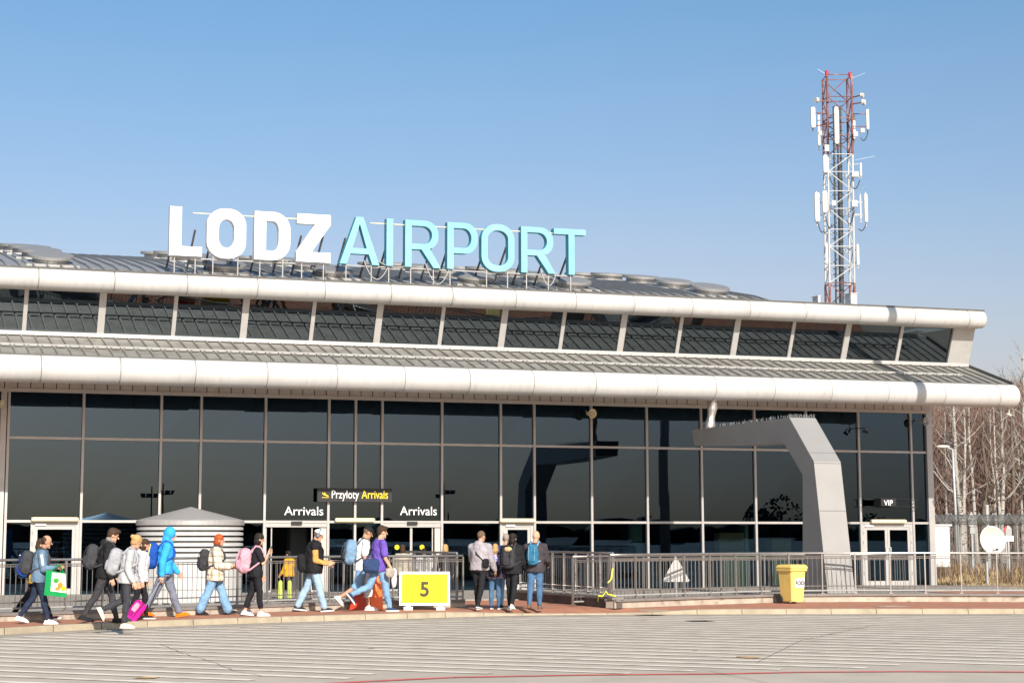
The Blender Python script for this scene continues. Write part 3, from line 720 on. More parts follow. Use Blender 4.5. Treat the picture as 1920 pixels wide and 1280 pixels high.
pc = P(610, 927, Y=SGY - .006); m = MB(); u = .0155
fu = [(-6.3, 4.2), (-5.4, 4.6), (-3.6, 2.0), (-1.6, 1.1), (-2.4, 4.6), (-1.2, 4.3), (1.6, .3), (5.6, -1.2), (6.8, -2.4), (5.4, -3.0), (-.2, -1.6), (-4.8, .4)]
m.prism([V((pc.x + x * u, SGY - .006, pc.z + y * u)) for x, y in fu], (0, .004, 0))
m.box((pc.x - 6.5 * u, SGY - .006, pc.z - 5.6 * u), (pc.x + 7 * u, SGY - .002, pc.z - 4.6 * u)); m.build('aeroplane_symbol', 'sign_yellow_text', sg)
for px in (612, 665, 717):
    x = P(px, 925, Y=YF).x; MB().box((x - .02, SGY + .09, a.z + .1), (x + .02, YF - .066, a.z + .16)).build('bracket', 'black', sg)
VY = YF - .75
a, b = P(1652, 948, Y=VY), P(1680, 934, Y=VY)
vg = thing('vip_sign', 'small black VIP box sign on two thin bars above the double door', 'sign', (a.x, VY, a.z))
MB().box((a.x, VY, a.z), (b.x, VY + .45, b.z)).build('board', 'black', vg)
flat_text('l', 'VIP', '', 1657.5, 1674, 947, 937, 'white', VY - .006, 0.001).build('lettering', 'white', vg)
for py in (934.5, 948):
    z_ = P(1666, py, Y=VY).z - .02
    m = MB(); m.cyl((MX[iV] - .02, YF - .3, z_), (MX[iV + 1] + .02, YF - .3, z_), .014)
    m.cyl((MX[iV], YF - .3, z_), (MX[iV], YF - .06, z_), .012); m.cyl((MX[iV + 1], YF - .3, z_), (MX[iV + 1], YF - .06, z_), .012); m.build('bar', 'black', vg)

# ================================================================== RAILINGS AND PLINTHS
def offset(path, d):
    out = []
    for i, p in enumerate(path):
        t = (path[min(i + 1, len(path) - 1)] - path[max(i - 1, 0)]).normalized()
        out.append(p + V((-t.y, t.x, 0)) * d)
    return out
def resample(path, step):
    out = [path[0].copy()]; acc = 0
    L = sum((b - a).length for a, b in zip(path, path[1:])); nseg = max(1, round(L / step)); step = L / nseg
    target = step
    for a, b in zip(path, path[1:]):
        d = (b - a).length
        while acc + d >= target - 1e-6 and len(out) <= nseg:
            out.append(a.lerp(b, (target - acc) / d)); target += step
        acc += d
    return out
def plinth(path, h, label, name='low_wall', cap=True, hang=.05):
    path = resample(path, .5)
    t = thing(name, label, 'wall', path[0])
    m = MB(); back = offset(path, .28)
    for a, b, c_, d in zip(path, path[1:], back[1:], back):
        m.hexa([a, b, c_, d] + [p + ZA * (h - (.06 if cap else 0)) for p in (a, b, c_, d)])
    m.build('wall_body', 'concrete', t)
    if cap:
        f = offset(path, -hang); bk = offset(path, .32); k = 0
        while k < len(path) - 1:
            m = MB()
            for i in range(k, min(k + 2, len(path) - 1)):
                e = .006 if i == min(k + 1, len(path) - 2) else 0
                dd = (path[i + 1] - path[i]).normalized() * e
                q4 = [f[i], f[i + 1] - dd, bk[i + 1] - dd, bk[i]]
                m.hexa([p + ZA * (h - .06) for p in q4] + [p + ZA * h for p in q4])
            m.build('coping', 'cap_grey', t); k += 2
    return t
plinth(LP, .17, 'low pale concrete wall under the railing left of the ramp', hang=.03)
plinth(RP, .21, 'low pale concrete wall with grey coping under the right railing')
w = thing('low_wall', 'dark brown side wall of the recessed ramp behind the waiting travellers', 'wall', (XR, RP[0].y, 0))
MB().box((XR - .02, RP[0].y + .02, 0), (XR + .2, YREC, .20)).build('wall_body', 'shaded_dark_wall', w); MB().box((XR - .06, RP[0].y + .02, .20), (XR + .24, YREC, .255)).build('coping', 'cap_grey', w)
def railing(path, zb, zt, label, post_step=.9, bal=.135, base=.0):
    pts = resample(path, post_step)
    t = thing('railing', label, 'railing', V((pts[0].x, pts[0].y, zb)), 'steel railings along the platform')
    MB().path([V((p.x, p.y, zt - .026)) for p in pts], .027, 10).build('handrail', 'steel', t, smooth=True)
    m1 = MB(); 
    for dz in (-.115, -.155): m1.path([V((p.x, p.y, zt + dz)) for p in pts], .011, 6)
    m1.build('upper_rail', 'steel', t); 
    MB().path([V((p.x, p.y, zb + .19)) for p in pts], .014, 6).build('lower_rail', 'steel', t)
    MB().path([V((p.x, p.y, zb + .075)) for p in pts], .02, 6).build('lower_rail', 'alu_light', t)
    for i, p in enumerate(pts):
        d = (pts[min(i + 1, len(pts) - 1)] - pts[max(i - 1, 0)]).normalized(); nn = V((-d.y, d.x, 0))
        m = MB(); m.obox(V((p.x, p.y, (zb + zt - .05) / 2)), d * .014, nn * .028, ZA * ((zt - .05 - zb) / 2)); m.obox(V((p.x, p.y, zb + .008)), d * .05, nn * .05, ZA * .008)
        m.build('post', 'steel', t)
    for a, b in zip(pts, pts[1:]):
        L = (b - a).length; k = max(2, round(L / bal)); m = MB()
        for i in range(1, k):
            p = a.lerp(b, i / k); m.cyl((p.x, p.y, zb + .08), (p.x, p.y, zt - .12), .0075, n=5, cap=False)
        m.build('baluster_panel', 'steel', t)
    return t
railing(offset(LP, .14), .17, 1.225, 'steel railing behind the row of walking travellers')
railing(offset(RP, .14), .21, 1.255, 'steel railing from the ramp to the right edge, with the yellow bin before it')
railing([V((XR + .1, RP[0].y + .3, 0)), V((XR + .1, YREC - .1, 0))], .255, 1.29, 'short steel railing running back along the ramp beside the dark wall', .75)
railing([V((XL - .1, LP[-1].y + .3, 0)), V((XL - .1, YREC - .1, 0))], .03, 1.29, 'short steel railing running back behind the yellow number sign', .75)
rr = offset(RP, 1.7)
railing([rr[0] + V((.3, 0, 0))] + rr[1:5], .03, 1.20, 'second steel railing standing behind the right railing', 1.35, .16)
ll = offset(LP, 1.5)
railing(ll[4:6] + [ll[6] - V((.2, 0, 0))], .03, 1.20, 'second steel railing standing behind the left railing near the sign', 1.35, .16)

# ================================================================== BENT DUCT PILLAR
DB = YF * .147 * 1.02
xb = 25.0; WP = .80
_rail = offset(RP, .14)
_yr = lerp([(p.x, p.y) for p in _rail], xb)
_d = ray(1553, 1112); xb = (_yr + .30) * _d.x / _d.y   # the foot stands just behind the railing
def pt(px, py):  # left-side profile points measured on the plane X = xb
    d = ray(px, py); t = xb / d.x
    return V((xb, d.y * t, CZ + d.z * t))
pp = thing('duct_pillar', 'bent grey metal clad pillar carrying a duct arm towards the roof edge', 'pillar', (xb, YF - 9, .03))
prof_px = [(1298, 805.5), (1480, 782.5), (1526, 865), (1553, 1112), (1505, 1112), (1505, 890), (1469, 829), (1385, 835), (1302, 835.5)]
pr = [pt(*q_) for q_ in prof_px]
print('PILLAR', [tuple(round(c, 2) for c in p) for p in pr], 'XC', XC, 'xb', xb)
for k in (3, 4): pr[k].z = .03

m = MB(); m.prism(pr, (WP, 0, 0)); m.build('cladding', 'pillar', pp)
m = MB()   # panel joints, a hair proud of the front faces
def joint(a, b, t):
    p = a.lerp(b, t); d = (b - a).normalized(); nn = XA.cross(d); nn = nn if nn.y < 0 else -nn
    m.obox(p + XA * (WP / 2) + nn * .001, XA * (WP / 2), d * .006, nn * .002)
joint(pr[1], pr[2], .80); joint(pr[2], pr[3], .012); joint(pr[2], pr[3], .36); joint(pr[2], pr[3], .78)
m.build('panel_joint', 'seam_dark', pp)
m = MB(); random.seed(5)
for a, b, n_ in ((pr[1], pr[1] + XA * WP, 40), (pr[0].lerp(pr[1], .25), pr[1], 70)):
    for i in range(n_):
        p = a.lerp(b, (i + random.random()) / n_) + V((random.uniform(.02, .2) if n_ == 70 else 0, .03, 0))
        for k in range(2): m.cyl(p, p + V((random.uniform(-.03, .03), random.uniform(-.03, .03), random.uniform(.06, .11))), .002, n=3, cap=False)
m.build('bird_spikes', 'grey_metal', pp)
dc = thing('insulated_duct', 'short foil wrapped duct rising from the pillar arm to the roof edge', 'duct', (xb + .45, TY + .4, 6))
pa = P(1330, 803, Y=pr[0].y - .75); top = V((pa.x + .12, pa.y - .2, Z3 + .42))
random.seed(11)
pts = [pa.lerp(top, t / 14) for t in range(15)]
MB().path([p - ZA * .05 for p in pts], [.135 + .022 * math.sin(i * 1.1) + random.uniform(-.01, .01) for i in range(15)], 16).build('foil_wrap', 'foil', dc, smooth=True)
m = MB(); c0 = pts[11]; 
m.cyl(pts[11], pts[14] - ZA * .03, .175, n=20); m.build('collar', 'yellow', dc)
m = MB()
for k in range(0, 20, 3):
    t = 2 * math.pi * k / 20; q_ = pts[12].lerp(pts[13], .5); m.obox(q_ + V((math.cos(t) * .176, math.sin(t) * .176, 0)), V((-math.sin(t), math.cos(t), 0)) * .03 + ZA * .05, V((math.cos(t), math.sin(t), 0)) * .004, ZA * .035)
m.build('hazard_stripe', 'black', dc)

# ================================================================== VENT DRUM
pc = P(354, 1130, z=.03); dvec = ray(354, 1000); dvec.z = 0; dvec.normalize()
pc = pc + dvec * 1.2
RD = 98.5 * (pc - V((0, 0, 0))).length / F * .985
def zat(py): return CZ + (YH - py) / F * (pc.length - RD * .6)
dr = thing('ventilation_drum', 'big round white ventilation outlet with louvre rings and low cone roof', 'ventilation', pc)
MB().lathe([(RD * .985, .0), (RD * .985, zat(1046))], pc * V((1, 1, 0)).x / pc.x if False else (pc.x, pc.y, .03), 48).build('base_drum', 'white_panel', dr, smooth=False)
m = MB(); zb_ = zat(1046) + .03
for zz in (.32, .62): m.lathe([(RD * .992, zz), (RD * .992, zz + .012)], (pc.x, pc.y, .03), 48)
m.build('seam_band', 'cap_grey', dr)
MB().lathe([(RD * .86, 0), (RD * .86, zat(985) - zb_)], (pc.x, pc.y, zb_), 40).build('louvre_core', 'black', dr)
z_lo, z_hi = zb_, zat(985); k = 6; hh = (z_hi - z_lo) / k
for i in range(k):
    z_ = z_lo + i * hh
    MB().lathe([(RD * .90, z_ + hh * .30), (RD * 1.0, z_ + hh * .16), (RD * 1.0, z_ + hh * .66), (RD * .90, z_ + hh * .98), (RD * .885, z_ + hh * .98)], (pc.x, pc.y, 0), 56).build('louvre_ring', 'white_panel', dr, smooth=False)
MB().lathe([(RD * 1.0, z_hi - .0), (RD * 1.02, z_hi + .01), (RD * 1.02, z_hi + .11), (RD * .99, z_hi + .14), (.02, zat(952) + .02)], (pc.x, pc.y, 0), 56).build('cone_roof', 'alu', dr)

# ================================================================== SIGN 5, BIN, BARRIER, SMALL THINGS
b0 = P(796, 1142.6, z=0); sw, zb_, zt_ = .575, .10, .86
s5 = thing('stand_sign', 'yellow number 5 board in a white frame standing on the pavement', 'sign', b0)
rt = cr; nf = V((-rt.y, rt.x, 0)) * -1   # towards the camera
def pl(u, z, d=0): return b0 + rt * u + ZA * z + nf * d
m = MB()
for u0, u1, z0, z1 in ((-sw, sw, zb_, zb_ + .055), (-sw, sw, zt_ - .055, zt_), (-sw, -sw + .055, zb_ + .055, zt_ - .055), (sw - .055, sw, zb_ + .055, zt_ - .055)):
    m.obox(pl((u0 + u1) / 2, (z0 + z1) / 2), rt * ((u1 - u0) / 2), nf * .05, ZA * ((z1 - z0) / 2))
m.build('frame', 'white', s5)
MB().obox(pl(0, (zb_ + zt_) / 2), rt * (sw - .055), nf * .03, ZA * ((zt_ - zb_) / 2 - .055)).build('panel', 'yellow', s5)
tm = text_mb('5', .46, (0, 0, 0), rt, ZA, .006, .012, 1.0)
us = [V(v).dot(rt) for v in tm.v]; uc = (min(us) + max(us)) / 2; zs = [v[2] for v in tm.v]; sc = .32 / max(zs)
tm.v = [pl((V(v).dot(rt) - uc) * sc, .315 + v[2] * sc, .034 + V(v).dot(nf)) for v in tm.v]; tm.build('numeral', 'olive_black', s5)
for u in (-.37, .37):
    m = MB(); m.obox(pl(u, .035), rt * .10, nf * .14, ZA * .035); m.obox(pl(u, .085), rt * .05, nf * .04, ZA * .02); m.build('foot', 'white', s5)
# wheelie bin
bb = P(1493, 1131, z=0) + V((0, .2, 0)); ang = R(30); bx = cr * math.cos(ang) + V((-cr.y, cr.x, 0)) * -math.sin(ang) * -1; bx.normalize(); by = V((-bx.y, bx.x, 0))
bn = thing('wheelie_bin', 'yellow wheelie bin marked FOD on the pavement by the railing', 'bin', bb)
def bpnt(u, v, z): return bb + bx * u + by * v + ZA * z
m = MB()
def brect(hw, hd, z, vo=0): return [bpnt(sx * hw, sy * hd + vo, z) for sx, sy in ((-1, -.9), (-.92, -1), (.92, -1), (1, -.9), (1, .9), (.92, 1), (-.92, 1), (-1, .9))]
m.loft([brect(.185, .21, .05), brect(.19, .215, .07), brect(.232, .265, .80), brect(.24, .275, .83)]); m.build('body', 'bin_yellow', bn)
m = MB(); m.loft([brect(.262, .30, .80), brect(.265, .305, .86)]); m.build('rim', 'bin_yellow', bn)
m = MB(); m.loft([brect(.27, .31, .865, -.01), brect(.272, .315, .895, -.01), brect(.24, .28, .945, -.01), brect(.20, .24, .955, -.01)])
for u in (-.2, 0, .2): m.obox(bpnt(u, -.05, .955), bx * .02, by * .2, ZA * .008)
m.build('lid', 'bin_yellow', bn)
m = MB(); m.cyl(bpnt(-.2, .34, .87), bpnt(.2, .34, .87), .016); m.build('handle', 'bin_yellow', bn)
for u_ in (-.225, .225): MB().cyl(bpnt(u_ - .03, .22, .10), bpnt(u_ + .03, .22, .10), .10, n=20).build('wheel', 'black', bn)
# which face shows FOD: the one turned to the camera, right side
fw = -by
zz0, zz1 = .40, .62
m = MB(); 
def face(u, z, d): hw = -(.21 + .06 * (z - .05) / .75); return bpnt(u, hw - d, z)
m.hexa([face(-.10, zz0, .003), face(.195, zz0, .003), face(.195, zz0, -.01), face(-.10, zz0, -.01), face(-.10, zz1, .003), face(.195, zz1, .003), face(.195, zz1, -.01), face(-.10, zz1, -.01)])
m.build('sticker', 'white', bn)
tm = text_mb('FOD', .12, (0, 0, 0), bx, ZA, .004, .004, 1.0)
us = [V(v).dot(bx) for v in tm.v]; uc = (min(us) + max(us)) / 2; hs = max(v[2] for v in tm.v); k = .27 / (max(us) - min(us))
tm.v = [face(.05 + (V(v).dot(bx) - uc) * k, .46 + v[2] * k, .008) for v in tm.v]; tm.build('lettering', 'black', bn)
# red plastic barrier behind the two men
rb0 = P(692, 1143, z=0) + V((0, .12, 0)); mat('barrier_red', (0.55, 0.045, 0.02), 0.4, var=.05); mat('barrier_red_lit', (0.85, 0.13, 0.01), 0.4, var=.05)
rbn = thing('plastic_barrier', 'red and orange plastic barrier standing behind the two men walking abreast', 'barrier', rb0)
def rp(u, z, d): return rb0 + rt * u + ZA * z - nf * d
m = MB(); m.hexa([rp(-.42, 0, 0), rp(.10, 0, -.10), rp(.10, 0, .3), rp(-.42, 0, .3), rp(-.24, .80, .05), rp(-.02, .80, -.02), rp(-.02, .80, .2), rp(-.24, .80, .2)]); m.build('body', 'barrier_red', rbn)
m = MB(); m.hexa([rp(.102, 0, -.10), rp(.34, 0, .0), rp(.34, 0, .3), rp(.102, 0, .3), rp(-.018, .80, -.02), rp(.30, .85, .05), rp(.30, .85, .2), rp(-.018, .80, .2)]); m.build('sunlit_face', 'barrier_red_lit', rbn)  # right face of the red barrier, its sunlight painted as orange
# loudspeakers
def horn(px, py, Y, label, facing, reach=.3):
    p = P(px, py, Y=Y); h = thing('loudspeaker', label, 'loudspeaker', p, 'horn loudspeakers under the roof'); f = V(facing).normalized()
    m = MB(); a = f.orthogonal().normalized(); b_ = f.cross(a); rings = []
    for t, r in ((-.28, .05), (-.22, .06), (-.12, .05), (-.06, .07), (0, .12), (.03, .145), (.035, .15), (.03, .14), (-.02, .09), (-.08, .05)):
        rings.append([p + f * t + a * (r * math.cos(2 * math.pi * k / 20)) + b_ * (r * math.sin(2 * math.pi * k / 20)) for k in range(20)])
    m.loft(rings); m.build('horn', 'lamp_cover' if reach < .5 else 'grey_metal', h, smooth=True)
    MB().ell(p - f * .03, f * .05, a * .03, b_ * .03).build('driver', 'white', h, smooth=True)
    q_ = p - f * .2; MB().path([q_, V((q_.x, q_.y + reach * .4, q_.z + .05)), V((q_.x, YF - .06, q_.z + .1))], .018, 6).build('bracket', 'grey_metal', h)
horn(1110, 775, YF - .5, 'horn loudspeaker on the front mullion, facing the apron', (.15, -1, -.08))
horn(1735, 790, YF - .5, 'dark horn loudspeaker at the right corner of the glass front', (.25, -1, -.05), .6)
horn(2, 757, YF - .5, 'horn loudspeaker cut by the left picture edge', (1, -.5, -.2))
def camera_thing(px, py, Y, label, m1, d, hang):
    p = P(px, py, Y=Y); h = thing('security_camera', label, 'security camera', p, 'security cameras on the terminal'); f = V(d).normalized()
    MB().cyl(p - f * .09, p + f * .09, .042, n=14).build('housing', m1, h); MB().cyl(p + f * .091, p + f * .1, .03, n=14).build('lens', 'black', h)
    MB().path([p, p + V((0, .02, .12)), p + V(hang)], .016, 6).build('bracket', m1, h)
camera_thing(1893, 778, TY, 'white camera hanging below the right end of the lower roof edge', 'antenna', (.3, -.8, -.4), (0, 0, .35))
camera_thing(1622, 809, YF - .6, 'dark camera on the mullion beside the bent pillar', 'black', (.9, -.5, -.35), (-.25, .54, .12))
# warning triangle, back side, leaning behind the right railing
tp = P(1268, 1090, Y=offset(RP, .14)[1].y + .75)
ts = thing('traffic_sign', 'grey back of a triangular sign behind the right railing', 'road sign', V((tp.x, tp.y, .03)))
m = MB(); w_ = .33; m.prism([tp + rt * u + ZA * z for u, z in ((-w_, .03), (-w_ + .03, 0), (w_ - .03, 0), (w_, .03), (.03, .58), (-.03, .58))], nf * -.01); m.build('plate', 'alu_light', ts)
MB().cyl(V((tp.x, tp.y + .03, .03)), V((tp.x, tp.y + .03, tp.z + .62)), .025).build('pole', 'grey_metal', ts)
# tape on the ramp railing end
tpx = thing('barrier_tape', 'yellow tape tied round the end of the ramp railing', 'tape', RP[0] + V((0, .1, .3)))
pts = [P(x, y, Y=RP[0].y - .03) for x, y in ((1149, 1065), (1146, 1085), (1140, 1092))]; 
m = MB()
def ribbon(m, pts, w, d):
    for a, b in zip(pts, pts[1:]): m.obox((a + b) / 2, (b - a) / 2, d * w, V((0, 1, 0)) * .002)
mat('tape', (.75, .78, .02), .5, var=.05)
ribbon(m, pts, .015, rt); m.build('tape_strip', 'tape', tpx)
m = MB(); ribbon(m, [P(x, y, Y=RP[0].y - .03) for x, y in ((1155, 1117), (1140, 1113), (1136, 1108), (1130, 1117), (1122, 1116), (1121, 1127))], .012, ZA); m.build('tape_strip', 'tape', tpx)
# manhole and drain
p = P(1225, 1143.5, z=.0); m = MB().lathe([(.36, 0), (.36, .006)], (p.x, p.y, 0), 32); tag(m.build('manhole_cover', 'kerb'), 'round pale manhole cover set in the red pavement', 'manhole cover')
p = P(1668, 1136, z=0); m = MB().box((p.x - .38, p.y - .2, 0), (p.x + .38, p.y + .2, .006)); tag(m.build('access_cover', 'concrete'), 'rectangular pale access cover in the pavement right of the bin', 'cover')
p = P(1312, 1163.5, z=-.11); m = MB()
for i in range(6): m.box((p.x - .25, p.y - .2 + i * .07, -.115), (p.x + .25, p.y - .165 + i * .07, -.108))
tag(m.build('drain_grate', 'black'), 'dark drain grate in the hatched apron', 'drain')
# mast just outside the right edge (its shadow falls on both roof edges)
ms = thing('floodlight_mast', 'tall grey mast just beyond the right picture edge', 'mast', (32.1, 43.0, 0))
MB().cyl((32.1, 43.0, 0), (32.1, 43.0, 18), .20, .14, n=16).build('pole', 'grey_metal', ms, smooth=True)
MB().cyl((31.0, 43.0, 17.6), (33.2, 43.0, 17.6), .06).build('crossarm', 'grey_metal', ms)
for dx in (-.95, -.35, .35, .95): MB().obox((32.1 + dx, 42.85, 17.9), XA * .22, YA * .14 + ZA * -.06, ZA * .2).build('floodlight', 'tower_dark', ms)
# ================================================================== PEOPLE
def cloth(name, col, var=.12, rough=.85, bump=.5, bscale=14): return mat(name, col, rough, 0, var, 5, bump, bscale, spec=.15)
for n_, c_ in dict(skin=(.52, .30, .20), skin_tan=(.46, .25, .16), lips=(.36, .13, .11), eye_dark=(.03, .02, .02), hair_brown=(.055, .032, .02), hair_dark=(.022, .016, .013), hair_blond=(.44, .27, .11), hair_red=(.36, .075, .02),
    hair_grey=(.26, .22, .19), stubble=(.13, .085, .055), navy=(.022, .032, .06), navy_blue=(.025, .05, .16), steel_blue=(.12, .19, .27), black_cloth=(.017, .017, .019), charcoal=(.045, .043, .048), leggings=(.045, .045, .052),
    grey_knit=(.40, .40, .41), light_grey=(.55, .54, .55), hoodie_grey=(.33, .30, .32), sky_blue=(.04, .33, .72), slate=(.17, .18, .23), cream=(.72, .66, .54), jeans=(.19, .33, .50), jeans_light=(.30, .43, .56), jeans_dark=(.07, .14, .25),
    mustard=(.50, .28, .085), white_cloth=(.80, .79, .77), purple=(.13, .075, .36), orange=(.85, .17, .01), amber=(.70,.32,.015), shoe_white=(.78, .76, .72), shoe_cream=(.66, .60, .50), shoe_black=(.02, .02, .022), shoe_navy=(.03, .05, .10), shoe_maroon=(.10, .03, .05),
    shoe_brown=(.16, .10, .07), pink=(.55, .30, .36), magenta=(.70, .015, .27), berry=(.30, .01, .16), pack_grey=(.33, .33, .35), pack_dark=(.05, .05, .055), royal=(.015, .07, .33), bag_blue=(.03, .055, .13), camo=(.17, .28, .40), teal=(.03, .15, .25),
    bag_green=(.01, .25, .07), bag_print=(.74, .72, .58), veg_orange=(.70, .25, .04), veg_green=(.05, .32, .03), yarn_yellow=(.75, .50, .02), floral=(.10, .13, .40), cap_white=(.74, .72, .68), dark_brown_cloth=(.055, .045, .05),
    beige_coat=(.36, .31, .25), tan_fur=(.50, .36, .18), lime=(.60, .75, .12)).items(): cloth(n_, c_, .16 if 'hair' not in n_ else .3, .6 if 'skin' in n_ or 'hair' in n_ else .85, .15 if 'skin' in n_ else .9)
mat('phone', (.02, .02, .025), .2)
def checked(name, line, sc):   # thin crossing lines woven into the cloth
    m = MATS[name]; t = m.node_tree; b = t.nodes['Principled BSDF']; src = b.inputs['Base Color'].links[0].from_socket
    tc = t.nodes.new('ShaderNodeTexCoord'); col = src
    for axis in ('Z', 'Y', 'X'):
        w = t.nodes.new('ShaderNodeTexWave'); w.bands_direction = axis; w.inputs['Scale'].default_value = sc; w.inputs['Distortion'].default_value = .6
        r = t.nodes.new('ShaderNodeValToRGB'); r.color_ramp.elements[0].position = .86; r.color_ramp.elements[1].position = .95
        mx = t.nodes.new('ShaderNodeMixRGB'); mx.inputs['Color2'].default_value = tuple(line) + (1,)
        t.links.new(tc.outputs['Object'], w.inputs['Vector']); t.links.new(w.outputs['Fac'], r.inputs['Fac']); t.links.new(r.outputs['Color'], mx.inputs['Fac']); t.links.new(col, mx.inputs['Color1']); col = mx.outputs['Color']
    t.links.new(col, b.inputs['Base Color'])
checked('cream', (.40, .32, .22), 2.4)
checked('floral', (.55, .45, .50), 5.0)
def rotv(v, ang): return V((v.x * math.cos(ang) + v.z * math.sin(ang), v.y, -v.x * math.sin(ang) + v.z * math.cos(ang)))   # pitch: + tips up-vector forward
class Fig: pass
def person(px, py, H, heading, label, group='people walking past the terminal', lean=4, legs=((20, 6), (-18, 18)), feet=(None, None), arms=((-8, 8, 15, 0), (12, 8, 20, 0)), head=(8, 0), female=False, bulk=0.0,
           top=None, sleeve=None, sleeve_mat=None, trousers=None, tleg='long', wide=0.0, shoes='shoe_black', sole='shoe_white', skin='skin', hair=None, hairm='hair_brown', cap=None, hood=None, hood_down=None, hem=-.10, neckm=None, z=0.0, thick=1.0, fat=0.0):
    s = H / 1.75; fg = Fig(); fg.s = s
    def S(v): return V(v) * s
    # skeleton, side 0 = near the camera (right side, -y), side 1 = far side
    hipz = .915; sw = (.165 if female else .19)
    side = (-1, 1)
    hips = [V((0, sd * .088, 0)) for sd in side]; knee = []; ank = []; fdir = []
    for i in range(2):
        th, kn = R(legs[i][0]), R(legs[i][1])
        k = hips[i] + V((math.sin(th), 0, -math.cos(th))) * .425; a = k + V((math.sin(th - kn), 0, -math.cos(th - kn))) * .405
        knee.append(k); ank.append(a)
        pt_ = feet[i] if feet[i] is not None else 0
        fdir.append(R(pt_))
    low = min(min((a + V((math.cos(f), 0, -math.sin(f))) * .17 + V((-math.sin(f), 0, -math.cos(f))) * .085).z, (a - V((math.cos(f), 0, -math.sin(f))) * .05 + V((-math.sin(f), 0, -math.cos(f))) * .085).z) for a, f in zip(ank, fdir))
    up = V((0, 0, -low))
    hips = [h + up for h in hips]; knee = [k + up for k in knee]; ank = [a + up for a in ank]; hc = up
    def theta(t): return R(lean) * (.35 + .65 * min(1, max(0, t) / .45))
    def spine(t):
        p = hc.copy(); n_ = 12
        for i in range(n_):
            tt = t * (i + .5) / n_; a = theta(tt); p = p + V((math.sin(a), 0, math.cos(a))) * (t / n_)
        return p
    def frame(t): a = theta(t); return V((math.cos(a), 0, -math.sin(a))), V((math.sin(a), 0, math.cos(a)))
    prof_ = [(-.10, .168, .118), (0, .172, .120), (.12, .150, .106), (.26, .160, .117), (.37, .176, .120), (.45, .172, .105), (.50, .135, .085), (.545, .075, .066)]
    if female: prof_ = [(-.10, .178, .122), (0, .172, .122), (.14, .126, .098), (.27, .145, .112), (.37, .150, .122), (.45, .150, .098), (.50, .115, .076), (.545, .062, .058)]
    def torso(m, t0, t1, b, n=16, fatf=fat):
        ts = [t0] + [q_[0] for q_ in prof_ if t0 < q_[0] < t1] + [t1]; rings = []
        for t in ts:
            w_ = lerp([(q_[0], q_[1]) for q_ in prof_], t); d_ = lerp([(q_[0], q_[2]) for q_ in prof_], t); f_, u_ = frame(t); c_ = spine(t)
            bb = fatf * max(0, 1 - abs(t - .12) / .3)
            rings.append([S(c_ + V((0, 1, 0)) * ((w_ + b + bb * .7) * math.cos(2 * math.pi * k / n)) + f_ * ((d_ + b) * math.sin(2 * math.pi * k / n) + bb * max(0, math.sin(2 * math.pi * k / n)))) for k in range(n)])
        m.loft(rings)
    sh = []; el = []; wr = []; hd = []; fa = []
    for i in range(2):
        f_, u_ = frame(.45); p = spine(.455) + V((0, side[i] * sw, 0)); sh.append(p)
        fl, ab, eb, inw = [R(q_) for q_ in arms[i]]
        base = R(lean) * .5
        d = V((math.sin(fl), side[i] * math.sin(ab), -math.cos(fl) * math.cos(ab))).normalized(); e = p + d * .295
        d2 = V((math.sin(fl + eb) * math.cos(inw), side[i] * (math.sin(ab) * math.cos(eb) - math.sin(inw)), -math.cos(fl + eb) * math.cos(inw))).normalized(); w_ = e + d2 * .255
        el.append(e); wr.append(w_); hd.append(d2); fa.append(d)
    # head
    hp, hy = R(head[0]), R(head[1])
    nb = spine(.535); f_, u_ = frame(.5)
    hu = V((math.sin(hp), 0, math.cos(hp))); hf = V((math.cos(hp), 0, -math.sin(hp)))
    rz = Matrix.Rotation(hy, 3, 'Z'); hu = rz @ hu; hf = rz @ hf; hl = hu.cross(hf)
    nt_ = nb + (u_ * .6 + V((0, 0, 1)) * .4).normalized() * .075 + f_ * .015
    c_ = nt_ + hu * .085 + hf * .02; fg.hc = c_
    # ---- root
    gp = P(px, py, z=z); ang = R(heading) - PHI
    mid = (ank[0] + ank[1]) / 2; off = Matrix.Rotation(ang, 3, 'Z') @ (V((mid.x, mid.y, 0)) * s)
    loc = gp - off; loc.z = z
    o = thing('person', label, 'person', loc, group, ang); fg.o = o; fg.M = Matrix.Translation(loc) @ Matrix.Rotation(ang, 4, 'Z')
    fg.W = lambda v: fg.M @ (V(v) * s); fg.Wd = lambda v: (fg.M.to_3x3() @ V(v))
    fg.sh, fg.el, fg.wr, fg.hd, fg.spine, fg.frame, fg.bulk, fg.hf, fg.hu, fg.hl, fg.ank, fg.hips, fg.knee = sh, el, wr, hd, spine, frame, bulk, hf, hu, hl, ank, hips, knee
    fg.back = lambda t: lerp([(q_[0], q_[2]) for q_ in prof_], t) + bulk + .012
    # ---- body: one continuous skin surface
    m = MB(); cap_ = lambda a, b, r0, r1: m.caps(S(a), S(b), r0 * s, r1 * s)
    torso(m, -.08, .545, -.012)
    cap_(spine(.49), nt_ + hu * .02, .056, .052)
    m.ell(S(c_ + hu * .022 - hf * .008), hf * (.098 * s), hl * (.077 * s), hu * (.103 * s), 16, 12)
    m.ell(S(c_ + hf * .028 - hu * .058), hf * (.064 * s), hl * (.054 * s), hu * (.062 * s), 14, 10)
    cap_(c_ + hf * .086 + hu * .012, c_ + hf * .112 - hu * .020, .010, .015)
    m.ell(S(c_ + hf * .078 - hu * .098), hf * (.02 * s), hl * (.022 * s), hu * (.018 * s))
    for sd in side: m.ell(S(c_ + hl * (sd * .077) - hf * .005 - hu * .01), hf * (.022 * s), hl * (.010 * s), hu * (.032 * s), 10, 8)
